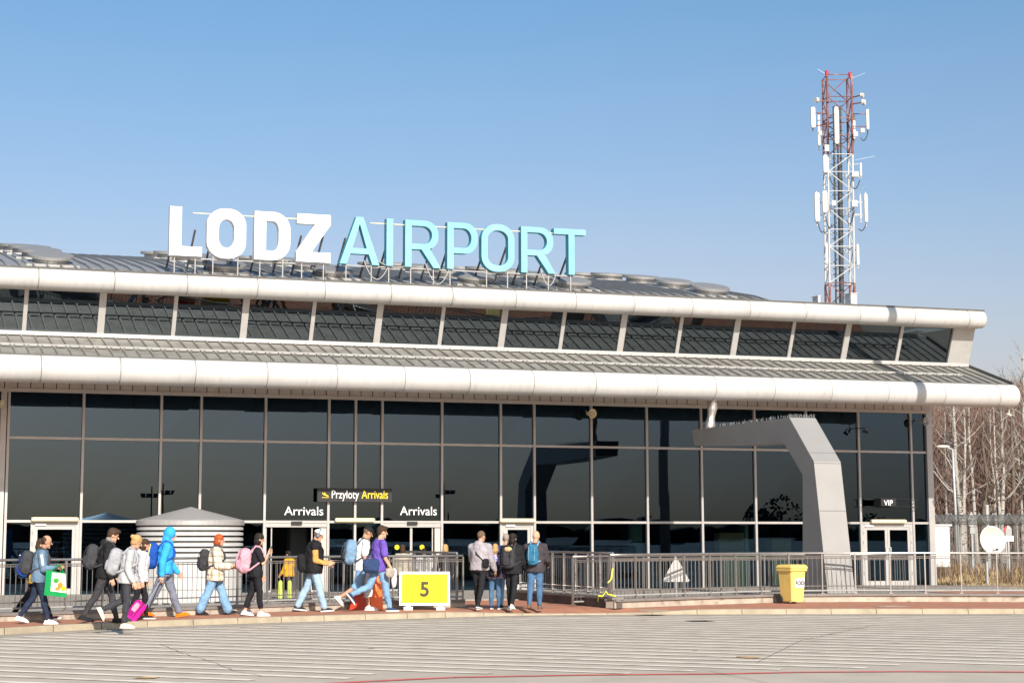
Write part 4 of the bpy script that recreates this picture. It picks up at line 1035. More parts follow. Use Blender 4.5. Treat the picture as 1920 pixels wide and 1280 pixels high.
    for i in range(2):
        cap_(hips[i], knee[i], .078, .052); cap_(knee[i], ank[i], .050, .036)
        f0 = V((math.cos(fdir[i]), 0, -math.sin(fdir[i]))); n0 = V((math.sin(fdir[i]), 0, math.cos(fdir[i])))
        cap_(ank[i] - n0 * .04, ank[i] + f0 * .13 - n0 * .06, .034, .024)
        cap_(spine(.465) + V((0, side[i] * .06, 0)), sh[i], .055, .055)
        cap_(sh[i], el[i], .050, .040); cap_(el[i], wr[i], .040, .027)
        # hand: palm, four bent fingers, thumb from the side
        d = hd[i]; lat = d.cross(V((0, side[i], 0.001))); lat = lat.normalized() if lat.length > .1 else V((1, 0, 0)); nrm_ = lat.cross(d).normalized()
        if nrm_.y * side[i] > 0: nrm_ = -nrm_
        pc_ = wr[i] + d * .05
        m.ell(S(pc_), d * (.052 * s), lat * (.040 * s), nrm_ * (.017 * s), 12, 8, .8)
        for k in range(4):
            b0_ = pc_ + d * .042 + lat * (.030 - .02 * k); L = (.068, .078, .072, .056)[k]
            b1_ = b0_ + (d * .85 + nrm_ * .45).normalized() * L * .5; b2_ = b1_ + (d * .45 + nrm_ * .9).normalized() * L * .5
            cap_(b0_, b1_, .0088, .0085); cap_(b1_, b2_, .0085, .0075)
        t0_ = wr[i] + d * .035 + lat * .032; t1_ = t0_ + (d * .75 + lat * .55 + nrm_ * .3).normalized() * .042; cap_(t0_, t1_, .0115, .010); cap_(t1_, t1_ + (d * .9 + nrm_ * .5).normalized() * .03, .010, .0085)
    m.build('body', skin, o, local=True, remesh=.0075 * s)
    for sd in side:
        e_ = c_ + hf * .082 + hl * (sd * .032) + hu * .016
        MB().ell(S(e_), hf * (.010 * s), hl * (.014 * s), hu * (.008 * s), 8, 6).build('eye', 'eye_dark', o, local=True, smooth=True)
    MB().ell(S(c_ + hf * .084 - hu * .062), hf * (.011 * s), hl * (.022 * s), hu * (.006 * s), 8, 6).build('mouth', 'lips', o, local=True, smooth=True)
    # ---- clothes
    if trousers:
        m = MB(); torso(m, -.10, .10, .014, fatf=fat * .6)
        for i in range(2):
            a = ank[i] + (knee[i] - ank[i]).normalized() * (.02 if tleg == 'long' else .10)
            m.caps(S(hips[i]), S(knee[i]), (.096 + wide * .15) * s, (.068 + wide * .5) * s)
            if tleg == 'shorts': m.caps(S(knee[i]), S(knee[i] + (ank[i] - knee[i]) * .12), .078 * s, .080 * s)
            else:
                cm = knee[i] + (ank[i] - knee[i]) * .35 - V((.012, 0, 0)); m.caps(S(knee[i]), S(cm), (.066 + wide * .5) * s, (.063 + wide * .6) * s); m.caps(S(cm), S(a), (.062 + wide * .7) * s, (.047 + wide) * s)
        m.build('trousers', trousers, o, local=True, remesh=.014 * s, disp=.034)
    if top:
        m = MB(); torso(m, hem, .545, .016 + bulk)
        for i in range(2):
            m.caps(S(spine(.462) + V((0, side[i] * .07, 0))), S(sh[i]), (.062 + bulk) * s, (.066 + bulk) * s)
            if sleeve != 'none':
                if sleeve == 'short': m.caps(S(sh[i]), S(sh[i].lerp(el[i], .72)), (.066 + bulk) * s, (.062 + bulk) * s)
                elif not sleeve_mat: m.caps(S(sh[i]), S(el[i]), (.064 + bulk) * s, (.055 + bulk * .8) * s); m.caps(S(el[i]), S(el[i].lerp(wr[i], .93)), (.055 + bulk * .8) * s, (.041 + bulk * .6) * s)
        if hood_down: m.ell(S(spine(.50) - f_ * .085 + u_ * .015), f_ * (.075 * s), V((0, 1, 0)) * (.125 * s), u_ * (.085 * s), 14, 10)
        m.build('top', top, o, local=True, remesh=.013 * s, disp=.036)
    if sleeve_mat:
        for i in range(2):
            m = MB(); m.caps(S(sh[i]), S(el[i]), .070 * s, .062 * s); m.caps(S(el[i]), S(el[i].lerp(wr[i], .93)), .062 * s, .044 * s); m.build('sleeve', sleeve_mat, o, local=True, remesh=.013 * s, disp=.03)
    if neckm: MB().caps(S(spine(.50)), S(nt_ - hu * .01 - hf * .01), .085 * s, .07 * s).build('collar', neckm, o, local=True, remesh=.013 * s)
    for i in range(2):
        f0 = V((math.cos(fdir[i]), 0, -math.sin(fdir[i]))); n0 = V((math.sin(fdir[i]), 0, math.cos(fdir[i]))); y_ = V((0, 1, 0)); a = ank[i]
        m = MB(); m.caps(S(a - f0 * .035 - n0 * .045), S(a + f0 * .11 - n0 * .055), .040 * s, .040 * s); m.caps(S(a + f0 * .11 - n0 * .055), S(a + f0 * .165 - n0 * .066), .040 * s, .028 * s); m.caps(S(a - n0 * .04), S(a + n0 * .005), .043 * s, .040 * s)
        sho = m.build('shoe', shoes, o, local=True, remesh=.010 * s)
        out = []
        for k in range(20):
            t = 2 * math.pi * k / 20; x_ = .06 + .145 * math.cos(t); w_ = .050 * (1 + .12 * math.cos(t)) * math.copysign(abs(math.sin(t)) ** .8, math.sin(t))
            out.append(S(a + f0 * x_ + y_ * w_ - n0 * .086))
        m = MB(); m.prism(out, n0 * (.024 * s)); m.build('sole', sole, sho, local=True)
    # ---- hair and headgear
    m = MB()
    if hair: 
        if hair in ('short', 'bob', 'bun', 'long'): m.ell(S(c_ - hf * .020 + hu * .042), hf * (.104 * s), hl * (.087 * s), hu * (.098 * s), 18, 12)
        if hair == 'short': m.ell(S(c_ - hf * .055 - hu * .005), hf * (.058 * s), hl * (.074 * s), hu * (.075 * s)); m.ell(S(c_ + hf * .05 + hu * .10), hf * (.06 * s), hl * (.065 * s), hu * (.035 * s))
        if hair == 'crop': m.ell(S(c_ - hf * .016 + hu * .030), hf * (.098 * s), hl * (.081 * s), hu * (.101 * s), 18, 12)
        if hair == 'balding': m.ell(S(c_ - hf * .035 + hu * .015), hf * (.078 * s), hl * (.083 * s), hu * (.085 * s), 18, 12)
        if hair == 'bob':
            m.ell(S(c_ - hf * .035 - hu * .045), hf * (.085 * s), hl * (.092 * s), hu * (.105 * s), 16, 12)
        if hair == 'long':
            m.ell(S(c_ - hf * .045 - hu * .07), hf * (.075 * s), hl * (.090 * s), hu * (.15 * s), 16, 12)
        if hair == 'bun': m.ell(S(c_ - hf * .045 - hu * .02), hf * (.065 * s), hl * (.078 * s), hu * (.08 * s)); m.ell(S(c_ - hf * .115 + hu * .055), hf * (.042 * s), hl * (.042 * s), hu * (.042 * s))
        m.build('hair', hairm, o, local=True, remesh=.009 * s, disp=.014)
    if cap:
        m = MB(); rings = []
        for k in range(8):
            a = R(85 * k / 7); rr = math.cos(a); rings.append([S(c_ + hu * (.040 + .090 * math.sin(a)) - hf * .010 + hf * (.108 * rr * math.cos(2 * math.pi * j / 20)) + hl * (.090 * rr * math.sin(2 * math.pi * j / 20))) for j in range(20)])
        m.loft(rings); ca = m.build('cap', cap, o, local=True, smooth=True)
        m = MB(); out = [S(c_ + hf * (.07 + .105 * math.sin(math.pi * j / 12)) + hl * (.078 * math.cos(math.pi * j / 12)) + hu * (.046 - .012 * math.sin(math.pi * j / 12))) for j in range(13)]
        m.prism(out, hu * (.010 * s)); m.build('brim', cap, ca, local=True)
    if hood:
        m = MB(); m.ell(S(c_ - hf * .025 + hu * .022), hf * (.115 * s), hl * (.104 * s), hu * (.132 * s), 18, 12); m.caps(S(c_ - hf * .05 - hu * .05), S(spine(.48) - f_ * .03), .085 * s, .10 * s); m.caps(S(c_ + hf * .02 - hu * .12), S(spine(.50) + f_ * .02), .055 * s, .07 * s)
        m.build('hood', hood, o, local=True, remesh=.011 * s, disp=.014)
    return fg
def on_back(fg, t, name, label, cat, w, h, d, m_, pocket=None, strap=None, tilt=0, extra=None, drop=0, strapm=None):
    """a rucksack hanging on the back at spine height t (metres on the figure)"""
    f_, u_ = fg.frame(t); c_ = fg.spine(t) - f_ * (fg.back(t) + d * .5) - u_ * drop
    if tilt: u_ = rotv(u_, R(tilt)); f_ = rotv(f_, R(tilt))
    y_ = V((0, 1, 0)); A = fg.Wd(f_) * (d / 2) * fg.s; B = fg.Wd(y_) * (w / 2) * fg.s; Cc = fg.Wd(u_) * (h / 2) * fg.s; ctr = fg.W(c_)
    o = thing(name, label, cat, ctr - ZA * h * .5 * fg.s, 'bags and cases carried by the travellers')
    b = MB(); b.ell(ctr, A, B, Cc, 24, 16, .55); b.build('body', m_, o, remesh=.012, disp=.045)
    k = MB(); k.ell(ctr - A * .75 - Cc * .35, A * .55, B * .72, Cc * .42, 18, 12, .6); k.build('pocket', pocket or m_, o, remesh=.012, disp=.012)
    k = MB(); k.path([ctr - A * (.2 + .75 * math.cos(q_ * .25)) * 1 + Cc * (.95 * math.sin(.35 + q_ * .24)) + B * .0 for q_ in range(6)], .006, 5)
    for sd in (-.55, .55): k.path([ctr - A * 1.02 + B * sd + Cc * .75, ctr - A * 1.32 + B * sd * .9 + Cc * .05, ctr - A * 1.25 + B * sd * .9 - Cc * .6], .009, 4)
    k.build('zip', strapm or 'black_cloth', o)
    for i in range(2):
        s0 = fg.spine(.46) + y_ * ((-.095, .095)[i]); ff, uu = fg.frame(.46); fr = fg.spine(.30) + ff * (fg.back(.30) + .012) + y_ * ((-.13, .13)[i]); ff2, _ = fg.frame(.2)
        pts = [ctr + A * .9 + Cc * .72 + B * ((-.5, .5)[i]), fg.W(s0 + uu * (.085 + fg.bulk) - ff * .04), fg.W(s0 + uu * (.06 + fg.bulk) + ff * .06), fg.W(fg.spine(.39) + ff * (fg.back(.39) + .008) + y_ * ((-.12, .12)[i])), fg.W(fr), fg.W(fg.spine(.2) + ff2 * .03 + y_ * ((-1, 1)[i] * (.175 + fg.bulk))), ctr + A * .9 - Cc * .7 + B * ((-.7, .7)[i])]
        st = MB()
        for a, b_ in zip(pts, pts[1:]): st.caps(a, b_, .020, .020, 6)
        st.build('strap', strapm or m_, o, smooth=True)
    if extra: extra(o, ctr, A, B, Cc)
    return o
def hand_pt(fg, i, out=.06): return fg.W(fg.wr[i] + fg.hd[i] * out)
def phone(fg, i, label, dirn):
    p = hand_pt(fg, i, .10); o = thing('phone', label, 'phone', p, 'phones in travellers hands'); d = fg.Wd(V(dirn)).normalized(); a = d.orthogonal().normalized(); b = d.cross(a)
    MB().obox(p, d * .072, fg.Wd(V((0, 1, 0))) * .036, d.cross(fg.Wd(V((0, 1, 0)))).normalized() * .005).build('case', 'phone', o)
    MB().obox(p + d.cross(fg.Wd(V((0, 1, 0)))).normalized() * .0055, d * .066, fg.Wd(V((0, 1, 0))) * .032, d.cross(fg.Wd(V((0, 1, 0)))).normalized() * .0006).build('screen', 'black', o)
# --- far left pair
b2 = person(60, 1163, 1.70, 6, 'person in black leggings and maroon shoes half hidden by the man with the green bag', lean=6, legs=((26, 4), (-24, 16)), feet=(-12, 28), arms=((22, 5, 38, 0), (-20, 6, 12, 0)), head=(12, 0), female=True, top='yarn_yellow', trousers='black_cloth', tleg='long', shoes='shoe_maroon', hair='bob', hairm='hair_brown')
def ex_blue(o, c, A, B, Cc):
    for q_ in range(7): MB().ell(c - A * .9 + B * random.uniform(-.7, .7) + Cc * random.uniform(-.8, .8), A * .1, B * .07, Cc * .05).build('badge', 'white_cloth', o)
on_back(b2, .26, 'backpack', 'bright blue spotted backpack of the person behind the man with the green bag', 'backpack', .34, .50, .24, 'royal', extra=ex_blue)
a1 = person(63, 1169, 1.74, 10, 'man with thinning dark hair in a grey blue jacket carrying a green shopping bag', lean=10, legs=((16, 4), (-14, 22)), feet=(0, 14), arms=((8, 4, 88, 0), (-6, 8, 20, 0)), head=(14, 0), bulk=.02, top='steel_blue', trousers='navy', shoes='shoe_white', hair='balding', hairm='hair_brown', skin='skin_tan')
MB().caps(a1.sh[0] * a1.s + V((.0, -.075, -.03)), a1.el[0].lerp(a1.sh[0], .3) * a1.s + V((0, -.070, 0)), .028, .026).build('sleeve_stripe', 'white_cloth', a1.o, local=True, smooth=True)
on_back(a1, .25, 'backpack', 'black backpack of the man with the green shopping bag', 'backpack', .32, .46, .22, 'pack_dark')
hp = hand_pt(a1, 0, .05); bl = a1.Wd(V((1, 0, 0))); bw = a1.Wd(V((0, 1, 0)))
sb = thing('shopping_bag', 'large green and cream shopping bag printed with vegetables', 'shopping bag', hp - ZA * .6, 'bags and cases carried by the travellers')
def bgp(u, v, w_): return hp - bw * .08 + bl * u + ZA * v + bw * w_
m = MB(); m.loft([[bgp(-.27, -.52, -.09), bgp(.15, -.56, -.09), bgp(.15, -.56, .07), bgp(-.27, -.52, .07)], [bgp(-.24, -.05, -.06), bgp(.12, -.10, -.06), bgp(.12, -.10, .04), bgp(-.24, -.05, .04)]]); m.build('body', 'bag_green', sb)
m = MB(); m.hexa([bgp(-.15, -.44, -.095), bgp(.148, -.48, -.095), bgp(.148, -.48, -.085), bgp(-.15, -.44, -.085), bgp(-.13, -.09, -.068), bgp(.118, -.12, -.068), bgp(.118, -.12, -.06), bgp(-.13, -.09, -.06)]); m.build('printed_panel', 'bag_print', sb)
for u, v, ru, rv, mm in ((-.05, -.24, .055, .045, 'veg_green'), (.03, -.33, .05, .06, 'veg_orange'), (.09, -.40, .05, .05, 'yarn_yellow'), (-.02, -.40, .05, .035, 'veg_orange')):
    MB().ell(bgp(u, v, -.092), bl * ru, ZA * rv, bw * .012, 12, 8).build('printed_vegetable', mm, sb)
for w_ in (-.05, .03): MB().path([bgp(-.16, -.07, w_), bgp(-.05, .04, w_), bgp(.0, .06, w_ * .5), bgp(.04, .0, w_), bgp(.08, -.10, w_)], .010, 5).build('handle', 'bag_green', sb)
# --- group of three
p2 = person(187, 1167, 1.90, 14, 'tall young man in a black jacket and black jeans with short brown hair', lean=9, legs=((-20, 12), (20, 8)), feet=(10, 0), arms=((-4, 6, 22, 0), (4, 6, 30, 0)), head=(24, 0), bulk=.028, top='black_cloth', trousers='charcoal', shoes='shoe_black', sole='shoe_black', hair='short', hairm='hair_brown', neckm='hair_grey', hood_down=True)
on_back(p2, .26, 'backpack', 'black backpack of the tall young man in black', 'backpack', .32, .46, .22, 'pack_dark', tilt=4)
p4 = person(258, 1160, 1.64, 10, 'woman with a dark bob in a light grey jacket and black trousers', lean=4, legs=((-12, 10), (12, 6)), feet=(10, 0), arms=((-6, 6, 14, 0), (2, 6, 22, 0)), head=(8, 0), female=True, bulk=.03, top='light_grey', trousers='black_cloth', shoes='shoe_black', hair='bob', hairm='hair_brown', hood_down=True)
p3 = person(212, 1176.5, 1.74, 8, 'young woman in a grey sweatshirt and dark leggings with a blond bun', lean=14, legs=((4, 10), (-6, 62)), feet=(0, 62), arms=((-8, 6, 34, 0), (-2, 6, 30, 0)), head=(28, 0), female=True, bulk=.018, top='grey_knit', trousers='leggings', tleg='long', shoes='shoe_cream', sole='shoe_cream', hair='bun', hairm='hair_blond')
on_back(p3, .26, 'backpack', 'grey crumpled backpack of the young woman with the blond bun', 'backpack', .34, .50, .24, 'pack_grey', tilt=4)
# --- blue hoodie man with suitcase
p5 = person(303, 1156.5, 1.91, 8, 'man in a bright blue hoodie with the hood up, grey trousers and orange shoes', lean=6, legs=((-22, 8), (22, 4)), feet=(6, -8), arms=((-14, 6, 12, 0), (10, 6, 30, 0)), head=(12, 0), bulk=.022, top='sky_blue', trousers='slate', wide=.018, shoes='orange', sole='orange', hood='sky_blue', hem=-.06)
def ex_blk(o, c, A, B, Cc):
    MB().ell(c - A * .8 - B * .35 - Cc * .25, A * .5, B * .75, Cc * .28, 14, 10, .6).build('side_pocket', 'black_cloth', o)
    MB().path([c - A * .3 - B * .98 + Cc * .9, c - A * .5 - B * 1.0, c - A * .2 - B * .98 - Cc * .8], .012, 5).build('piping', 'lime', o)
on_back(p5, .27, 'backpack', 'royal blue backpack with lime piping on the man in the blue hoodie', 'backpack', .33, .50, .24, 'royal', extra=ex_blk)
hp = hand_pt(p5, 0, .06); fwd = p5.Wd(V((1, 0, 0))); lat = p5.Wd(V((0, 1, 0)))
sc_ = P(240, 1163, z=0); sc_ = V((sc_.x, sc_.y, 0)); ax = (hp - sc_).normalized(); dn = lat.cross(ax).normalized()
sc = thing('suitcase', 'pink wheeled suitcase pulled tilted by the man in the blue hoodie', 'suitcase', sc_, 'bags and cases carried by the travellers')
L_ = .63; c0 = sc_ + ax * (.06 + L_ / 2) + dn * .0
m = MB(); m.ell(c0, ax * (L_ / 2), lat * .215, dn * .135, 24, 16, .35); m.build('shell', 'magenta', sc, smooth=True)
m = MB(); m.ell(c0 - dn * .05 - ax * .10, ax * .17, lat * .22, dn * .09, 20, 12, .4); m.build('lower_panel', 'berry', sc, smooth=True)
m = MB(); 
m.ell(c0 + dn * .03, ax * (L_ / 2 * 1.012), lat * .220, dn * .014, 24, 12, .35)
m.build('zip', 'black_cloth', sc, smooth=True)
m = MB(); m.ell(c0 + lat * -.205 - dn * .05 + ax * .08, ax * .16, lat * .014, dn * .05, 12, 8, .5); m.build('side_panel', 'pink', sc, smooth=True)
m = MB()
for sd in (-.07, .07): m.cyl(c0 + ax * L_ * .48 + lat * sd + dn * .09, hp + lat * sd * .9, .009, n=6)
m.cyl(hp - lat * .075, hp + lat * .075, .012, n=6); m.build('pull_handle', 'grey_metal', sc)
for sd in (-.14, .14): MB().cyl(sc_ + lat * (sd - .02) + ZA * .04 + dn * .03, sc_ + lat * (sd + .02) + ZA * .04 + dn * .03, .04, n=14).build('wheel', 'black', sc)
# --- red haired woman
p6 = person(401, 1152, 1.76, 8, 'woman with red hair in a cream jacket and wide blue jeans reading her phone', lean=3, legs=((-20, 4), (21, 3)), feet=(8, -8), arms=((6, 6, 78, 0), (10, 4, 76, 0)), head=(10, 0), female=True, bulk=.045, top='cream', trousers='jeans', wide=.052, shoes='shoe_black', sole='shoe_black', hair='bob', hairm='hair_red', neckm='black_cloth', hem=-.16, hood_down=False)
def ex_logo(o, c, A, B, Cc): MB().obox(c - A * .55 - B * .8 + Cc * .0, Cc * .28, (A * .25), B * .02).build('print', 'camo', o)
on_back(p6, .27, 'backpack', 'black backpack with a small print of the red haired woman', 'backpack', .30, .46, .19, 'charcoal', tilt=6)
phone(p6, 0, 'dark phone in the hands of the red haired woman', (1, 0, .25))
# --- woman in black with pink backpack
p7 = person(474, 1154, 1.75, 14, 'woman all in black with white shoes holding a phone to her ear', lean=2, legs=((10, 6), (-10, 10)), feet=(0, 6), arms=((22, 8, 128, 12), (6, 6, 20, 0)), head=(12, 0), female=True, top='black_cloth', sleeve='short', trousers='black_cloth', tleg='crop', wide=.01, shoes='shoe_white', sole='shoe_white', hair='bob', hairm='hair_dark', bulk=.006)
on_back(p7, .24, 'backpack', 'large pale pink backpack of the woman in black', 'backpack', .36, .52, .26, 'pink', tilt=5, strapm='pink')
phone(p7, 0, 'phone at the ear of the woman in black', (.3, 0, 1))
# --- vest man
p8 = person(583, 1146, 1.88, 8, 'man in a black puffer vest with mustard sleeves and a white cap', lean=4, legs=((18, 4), (-17, 10)), feet=(-4, 6), arms=((2, 8, 72, 0), (8, 6, 72, 0)), head=(24, 0), bulk=.04, fat=.05, top='black_cloth', sleeve='none', sleeve_mat='mustard', trousers='jeans_light', wide=.022, shoes='shoe_black', sole='shoe_white', cap='cap_white', hair='crop', hairm='stubble')
phone(p8, 0, 'phone in front of the man in the black vest', (1, 0, .5))
hph = thing('headphones', 'grey blue headphones over the white cap of the man in the vest', 'headphones', p8.W(p8.hc), 'bags and cases carried by the travellers'); del hph['group']
m = MB(); m.path([p8.W(p8.hc + p8.hl * (.098 * math.cos(R(a))) + p8.hu * (.02 + .118 * math.sin(R(a))) - p8.hf * .01) for a in range(0, 181, 12)], .012, 6); m.build('band', 'teal', hph, smooth=True)
for sd in (-1, 1): MB().ell(p8.W(p8.hc + p8.hl * (sd * .092) - p8.hf * .01 - p8.hu * .005), p8.Wd(p8.hf) * .04, p8.Wd(p8.hl) * .022, p8.Wd(p8.hu) * .048).build('ear_cup', 'slate', hph, smooth=True)
ob = on_back(p8, .10, 'shoulder_bag', 'black shoulder bag behind the man in the vest', 'bag', .30, .38, .16, 'black_cloth', tilt=-10)
# --- two men abreast
p9 = person(664, 1144, 1.95, 16, 'man in a white T-shirt, denim shorts and black cap with a jacket over his arm', lean=8, legs=((-16, 42), (16, 8)), feet=(48, 0), arms=((-6, 10, 42, 0), (8, 6, 40, 0)), head=(30, 0), bulk=.012, top='white_cloth', sleeve='short', trousers='jeans', tleg='shorts', wide=.02, shoes='shoe_cream', sole='shoe_white', cap='black_cloth', hair='crop', hairm='stubble', skin='skin_tan')
on_back(p9, .25, 'backpack', 'blue patterned backpack of the man in the white T-shirt', 'backpack', .34, .50, .24, 'camo', pocket='pack_dark', tilt=3, strapm='pack_dark')
hp = hand_pt(p9, 0, -.02); jk = thing('folded_jacket', 'pale grey jacket hanging over the arm of the man in the white T-shirt', 'jacket', hp - ZA * .5)
d_ = p9.Wd(V((1, 0, 0))); y_ = p9.Wd(V((0, 1, 0)))
m = MB(); m.loft([[hp + d_ * (u * .10 + k * -.012) + y_ * (v * (.05 - .01 * k)) + ZA * (.04 - .1 * k) for u, v in ((-1, -.6), (-.4, -1), (.4, -1), (1, -.6), (1, .6), (.4, 1), (-.4, 1), (-1, .6))] for k in range(8)]); m.build('cloth', 'light_grey', jk, remesh=.014, disp=.03)
MB().path([hp - d_ * .10 - ZA * .60, hp - d_ * .14 - ZA * .66], .05, 8).build('sleeve', 'grey_knit', jk, smooth=True)
p10 = person(695, 1146, 1.95, 24, 'man in a purple T-shirt and blue jeans with a navy bag on his hip', lean=4, legs=((18, 6), (-22, 46)), feet=(0, 52), arms=((6, 10, 24, 0), (8, 6, 30, 0)), head=(10, 0), bulk=.014, top='purple', sleeve='short', trousers='jeans', wide=.006, shoes='shoe_navy', sole='shoe_white', hair='short', hairm='hair_brown')
f_, u_ = p10.frame(0); c_ = p10.W(p10.spine(.02) - f_ * .20 - V((0, .12, 0))); A = p10.Wd(V((1, 0, 0))) * .20; B = p10.Wd(V((0, 1, 0))) * .09
db = thing('shoulder_bag', 'navy shoulder bag at the hip of the man in the purple T-shirt', 'bag', c_ - ZA * .17, 'bags and cases carried by the travellers')
MB().ell(c_, A, B, ZA * .16, 22, 14, .6).build('body', 'bag_blue', db, remesh=.012, disp=.025)
MB().ell(c_ - B * .8 - ZA * .04, A * .7, B * .45, ZA * .08, 16, 10, .6).build('pocket', 'bag_blue', db, remesh=.012)
st = MB(); y0 = V((0, 1, 0))
pts = [c_ - A * .7 + ZA * .13, p10.W(p10.spine(.25) - p10.frame(.25)[0] * (p10.back(.25) + .02)), p10.W(p10.spine(.47) + V((0, .06, .10)) - V((.05, 0, 0))), p10.W(p10.spine(.42) + p10.frame(.4)[0] * (p10.back(.42) + .01) + V((0, .02, 0))), p10.W(p10.spine(.2) + p10.frame(.2)[0] * (p10.back(.2) + .01) - V((0, .08, 0))), c_ + A * .7 + ZA * .12]
for a, b in zip(pts, pts[1:]): st.caps(a, b, .018, .018, 6)
st.build('strap', 'bag_blue', db, smooth=True)
cp = hand_pt(p10, 0, .02); lj = thing('folded_jacket', 'brown and white folded jackets held by the man in the purple T-shirt', 'jacket', cp - ZA * .3)
m = MB(); m.ell(cp - ZA * .05 + p10.Wd(V((-.06, -.02, 0))), p10.Wd(V((1, 0, 0))) * .11, y_ * .06, ZA * .11, 14, 10, .8); m.build('cloth', 'beige_coat', lj, remesh=.014, disp=.03)
m = MB(); m.ell(cp - ZA * .16 + p10.Wd(V((.05, .02, 0))), p10.Wd(V((1, 0, 0))) * .07, y_ * .06, ZA * .22, 14, 10, .8); m.build('cloth', 'light_grey', lj, remesh=.014, disp=.03)
# --- waiting group, seen from behind
GQ = 'people waiting at the ramp'
p13 = person(948, 1140.5, 1.74, 78, 'grey haired man in a blue jacket and light jeans behind the woman in black', GQ, lean=3, legs=((5, 4), (-4, 4)), arms=((8, 8, 30, 0), (8, 8, 30, 0)), head=(4, 10), bulk=.03, top='navy_blue', trousers='jeans', shoes='shoe_black', hair='crop', hairm='hair_grey')
p11 = person(896, 1143, 1.81, 66, 'man in a grey hoodie and black trousers with cropped hair, seen from behind', GQ, lean=5, legs=((-14, 12), (8, 4)), feet=(8, 0), arms=((10, 10, 22, 0), (24, 10, 70, 20)), head=(6, -20), bulk=.035, top='hoodie_grey', trousers='black_cloth', shoes='shoe_black', sole='shoe_white', hair='crop', hairm='stubble', hood_down=True, hem=-.05)
st = MB(); pts = [p11.W(p11.spine(.48) - p11.frame(.48)[0] * .06 + V((0, .10, .04))), p11.W(p11.spine(.30) - p11.frame(.3)[0] * (p11.back(.3) + .03)), p11.W(p11.spine(.1) - p11.frame(.1)[0] * .12 + V((0, -.20, 0)))]
csb = thing('shoulder_bag', 'small black bag on the hip of the man in the grey hoodie', 'bag', pts[2] - ZA * .12, 'bags and cases carried by the travellers')
for a, b in zip(pts, pts[1:]): st.caps(a, b, .014, .014, 6)
st.build('strap', 'black_cloth', csb, smooth=True); MB().ell(pts[2], p11.Wd(V((1, 0, 0))) * .12, p11.Wd(V((0, 1, 0))) * .05, ZA * .11, 16, 10, .6).build('body', 'black_cloth', csb, smooth=True)
p12 = person(928, 1141.5, 1.50, 82, 'short blond person in a blue floral jacket and jeans', GQ, lean=4, legs=((6, 4), (-6, 4)), arms=((10, 12, 30, 0), (8, 8, 40, 0)), head=(8, 0), female=True, bulk=.03, top='floral', trousers='jeans_dark', shoes='shoe_navy', hair='bob', hairm='hair_blond')
on_back(p12, .10, 'backpack', 'small round black backpack of the short blond person', 'backpack', .30, .34, .18, 'black_cloth')
p14 = person(958, 1143, 1.75, 70, 'woman in a black cap, black jacket and leggings, seen from behind', GQ, lean=4, legs=((-14, 10), (9, 4)), feet=(10, 0), arms=((14, 10, 40, 0), (14, 10, 60, 0)), head=(4, -12), female=True, bulk=.05, top='black_cloth', trousers='black_cloth', shoes='shoe_white', sole='shoe_white', hair='bob', hairm='hair_dark', cap='black_cloth')
def ex_fur(o, c, A, B, Cc): MB().ell(c - A * .7 - B * .1 + Cc * .85, A * .55, B * .55, Cc * .26, 14, 10).build('fur_toy', 'tan_fur', o, remesh=.012, disp=.04)
on_back(p14, .25, 'backpack', 'black backpack with a tan furry tuft of the woman in the black cap', 'backpack', .32, .46, .20, 'charcoal', extra=ex_fur)
p15 = person(1002, 1142.5, 1.80, 74, 'bald man in a dark jacket and blue jeans, rightmost of the waiting group', GQ, lean=4, legs=((4, 4), (-8, 12)), feet=(0, 12), arms=((16, 10, 50, 10), (14, 8, 30, 0)), head=(8, -14), bulk=.03, top='dark_brown_cloth', trousers='jeans_dark', wide=.006, shoes='shoe_brown', sole='shoe_brown')
on_back(p15, .28, 'backpack', 'slim teal backpack of the bald man', 'backpack', .26, .46, .16, 'teal', strapm='camo')
# --- people on the platform behind the railing
GP = 'people on the platform behind the railing'
for px, D, H, hd_, lb, kw in ((755, 47.5, 1.43, 100, 'brown haired person in a beige coat behind the railing left of the number sign', dict(top='beige_coat', trousers='charcoal', hair='bob', hairm='hair_brown', female=True, bulk=.04)),
    (795, 48.5, 1.33, 95, 'person in a grey coat behind the railing above the number sign', dict(top='light_grey', trousers='black_cloth', hair='short', hairm='hair_dark', bulk=.03)),
    (835, 47.5, 1.44, 92, 'blond person in a black top behind the railing right of the number sign', dict(top='black_cloth', trousers='jeans_dark', hair='bob', hairm='hair_blond', female=True)),
    (702, 47.5, 1.40, 60, 'person in a pink top behind the railing, right of the man in purple', dict(top='pink', trousers='light_grey', hair='short', hairm='hair_brown')),
    (543, 49.5, 1.26, 150, 'short person in an amber jacket behind the railing by the open sliding door', dict(top='amber', trousers='charcoal', hair='short', hairm='hair_dark', bulk=.03))):
    g_ = P(px, 1000, D=D); pyy = YH + (CZ - .03) * F / D
    person(px, pyy, H, hd_, lb, GP, lean=3, legs=((4, 3), (-4, 3)), arms=((8, 8, 20, 0), (8, 8, 30, 0)), z=.03, **kw)
for px, lb in ((527, 'lime yellow bollard behind the railing, left of the amber jacket'), (544, 'lime yellow bollard behind the railing, below the amber jacket')):
    p = P(px, 1000, D=48.6); p.z = .03; o = thing('bollard', lb, 'bollard', p, 'lime bollards on the platform')
    MB().lathe([(.10, 0), (.10, .03), (.055, .05), (.05, .48), (.03, .52), (.005, .53)], p, 16).build('post', 'lime', o); MB().lathe([(.13, 0), (.13, .035), (.10, .05)], p, 16).build('base', 'black', o)
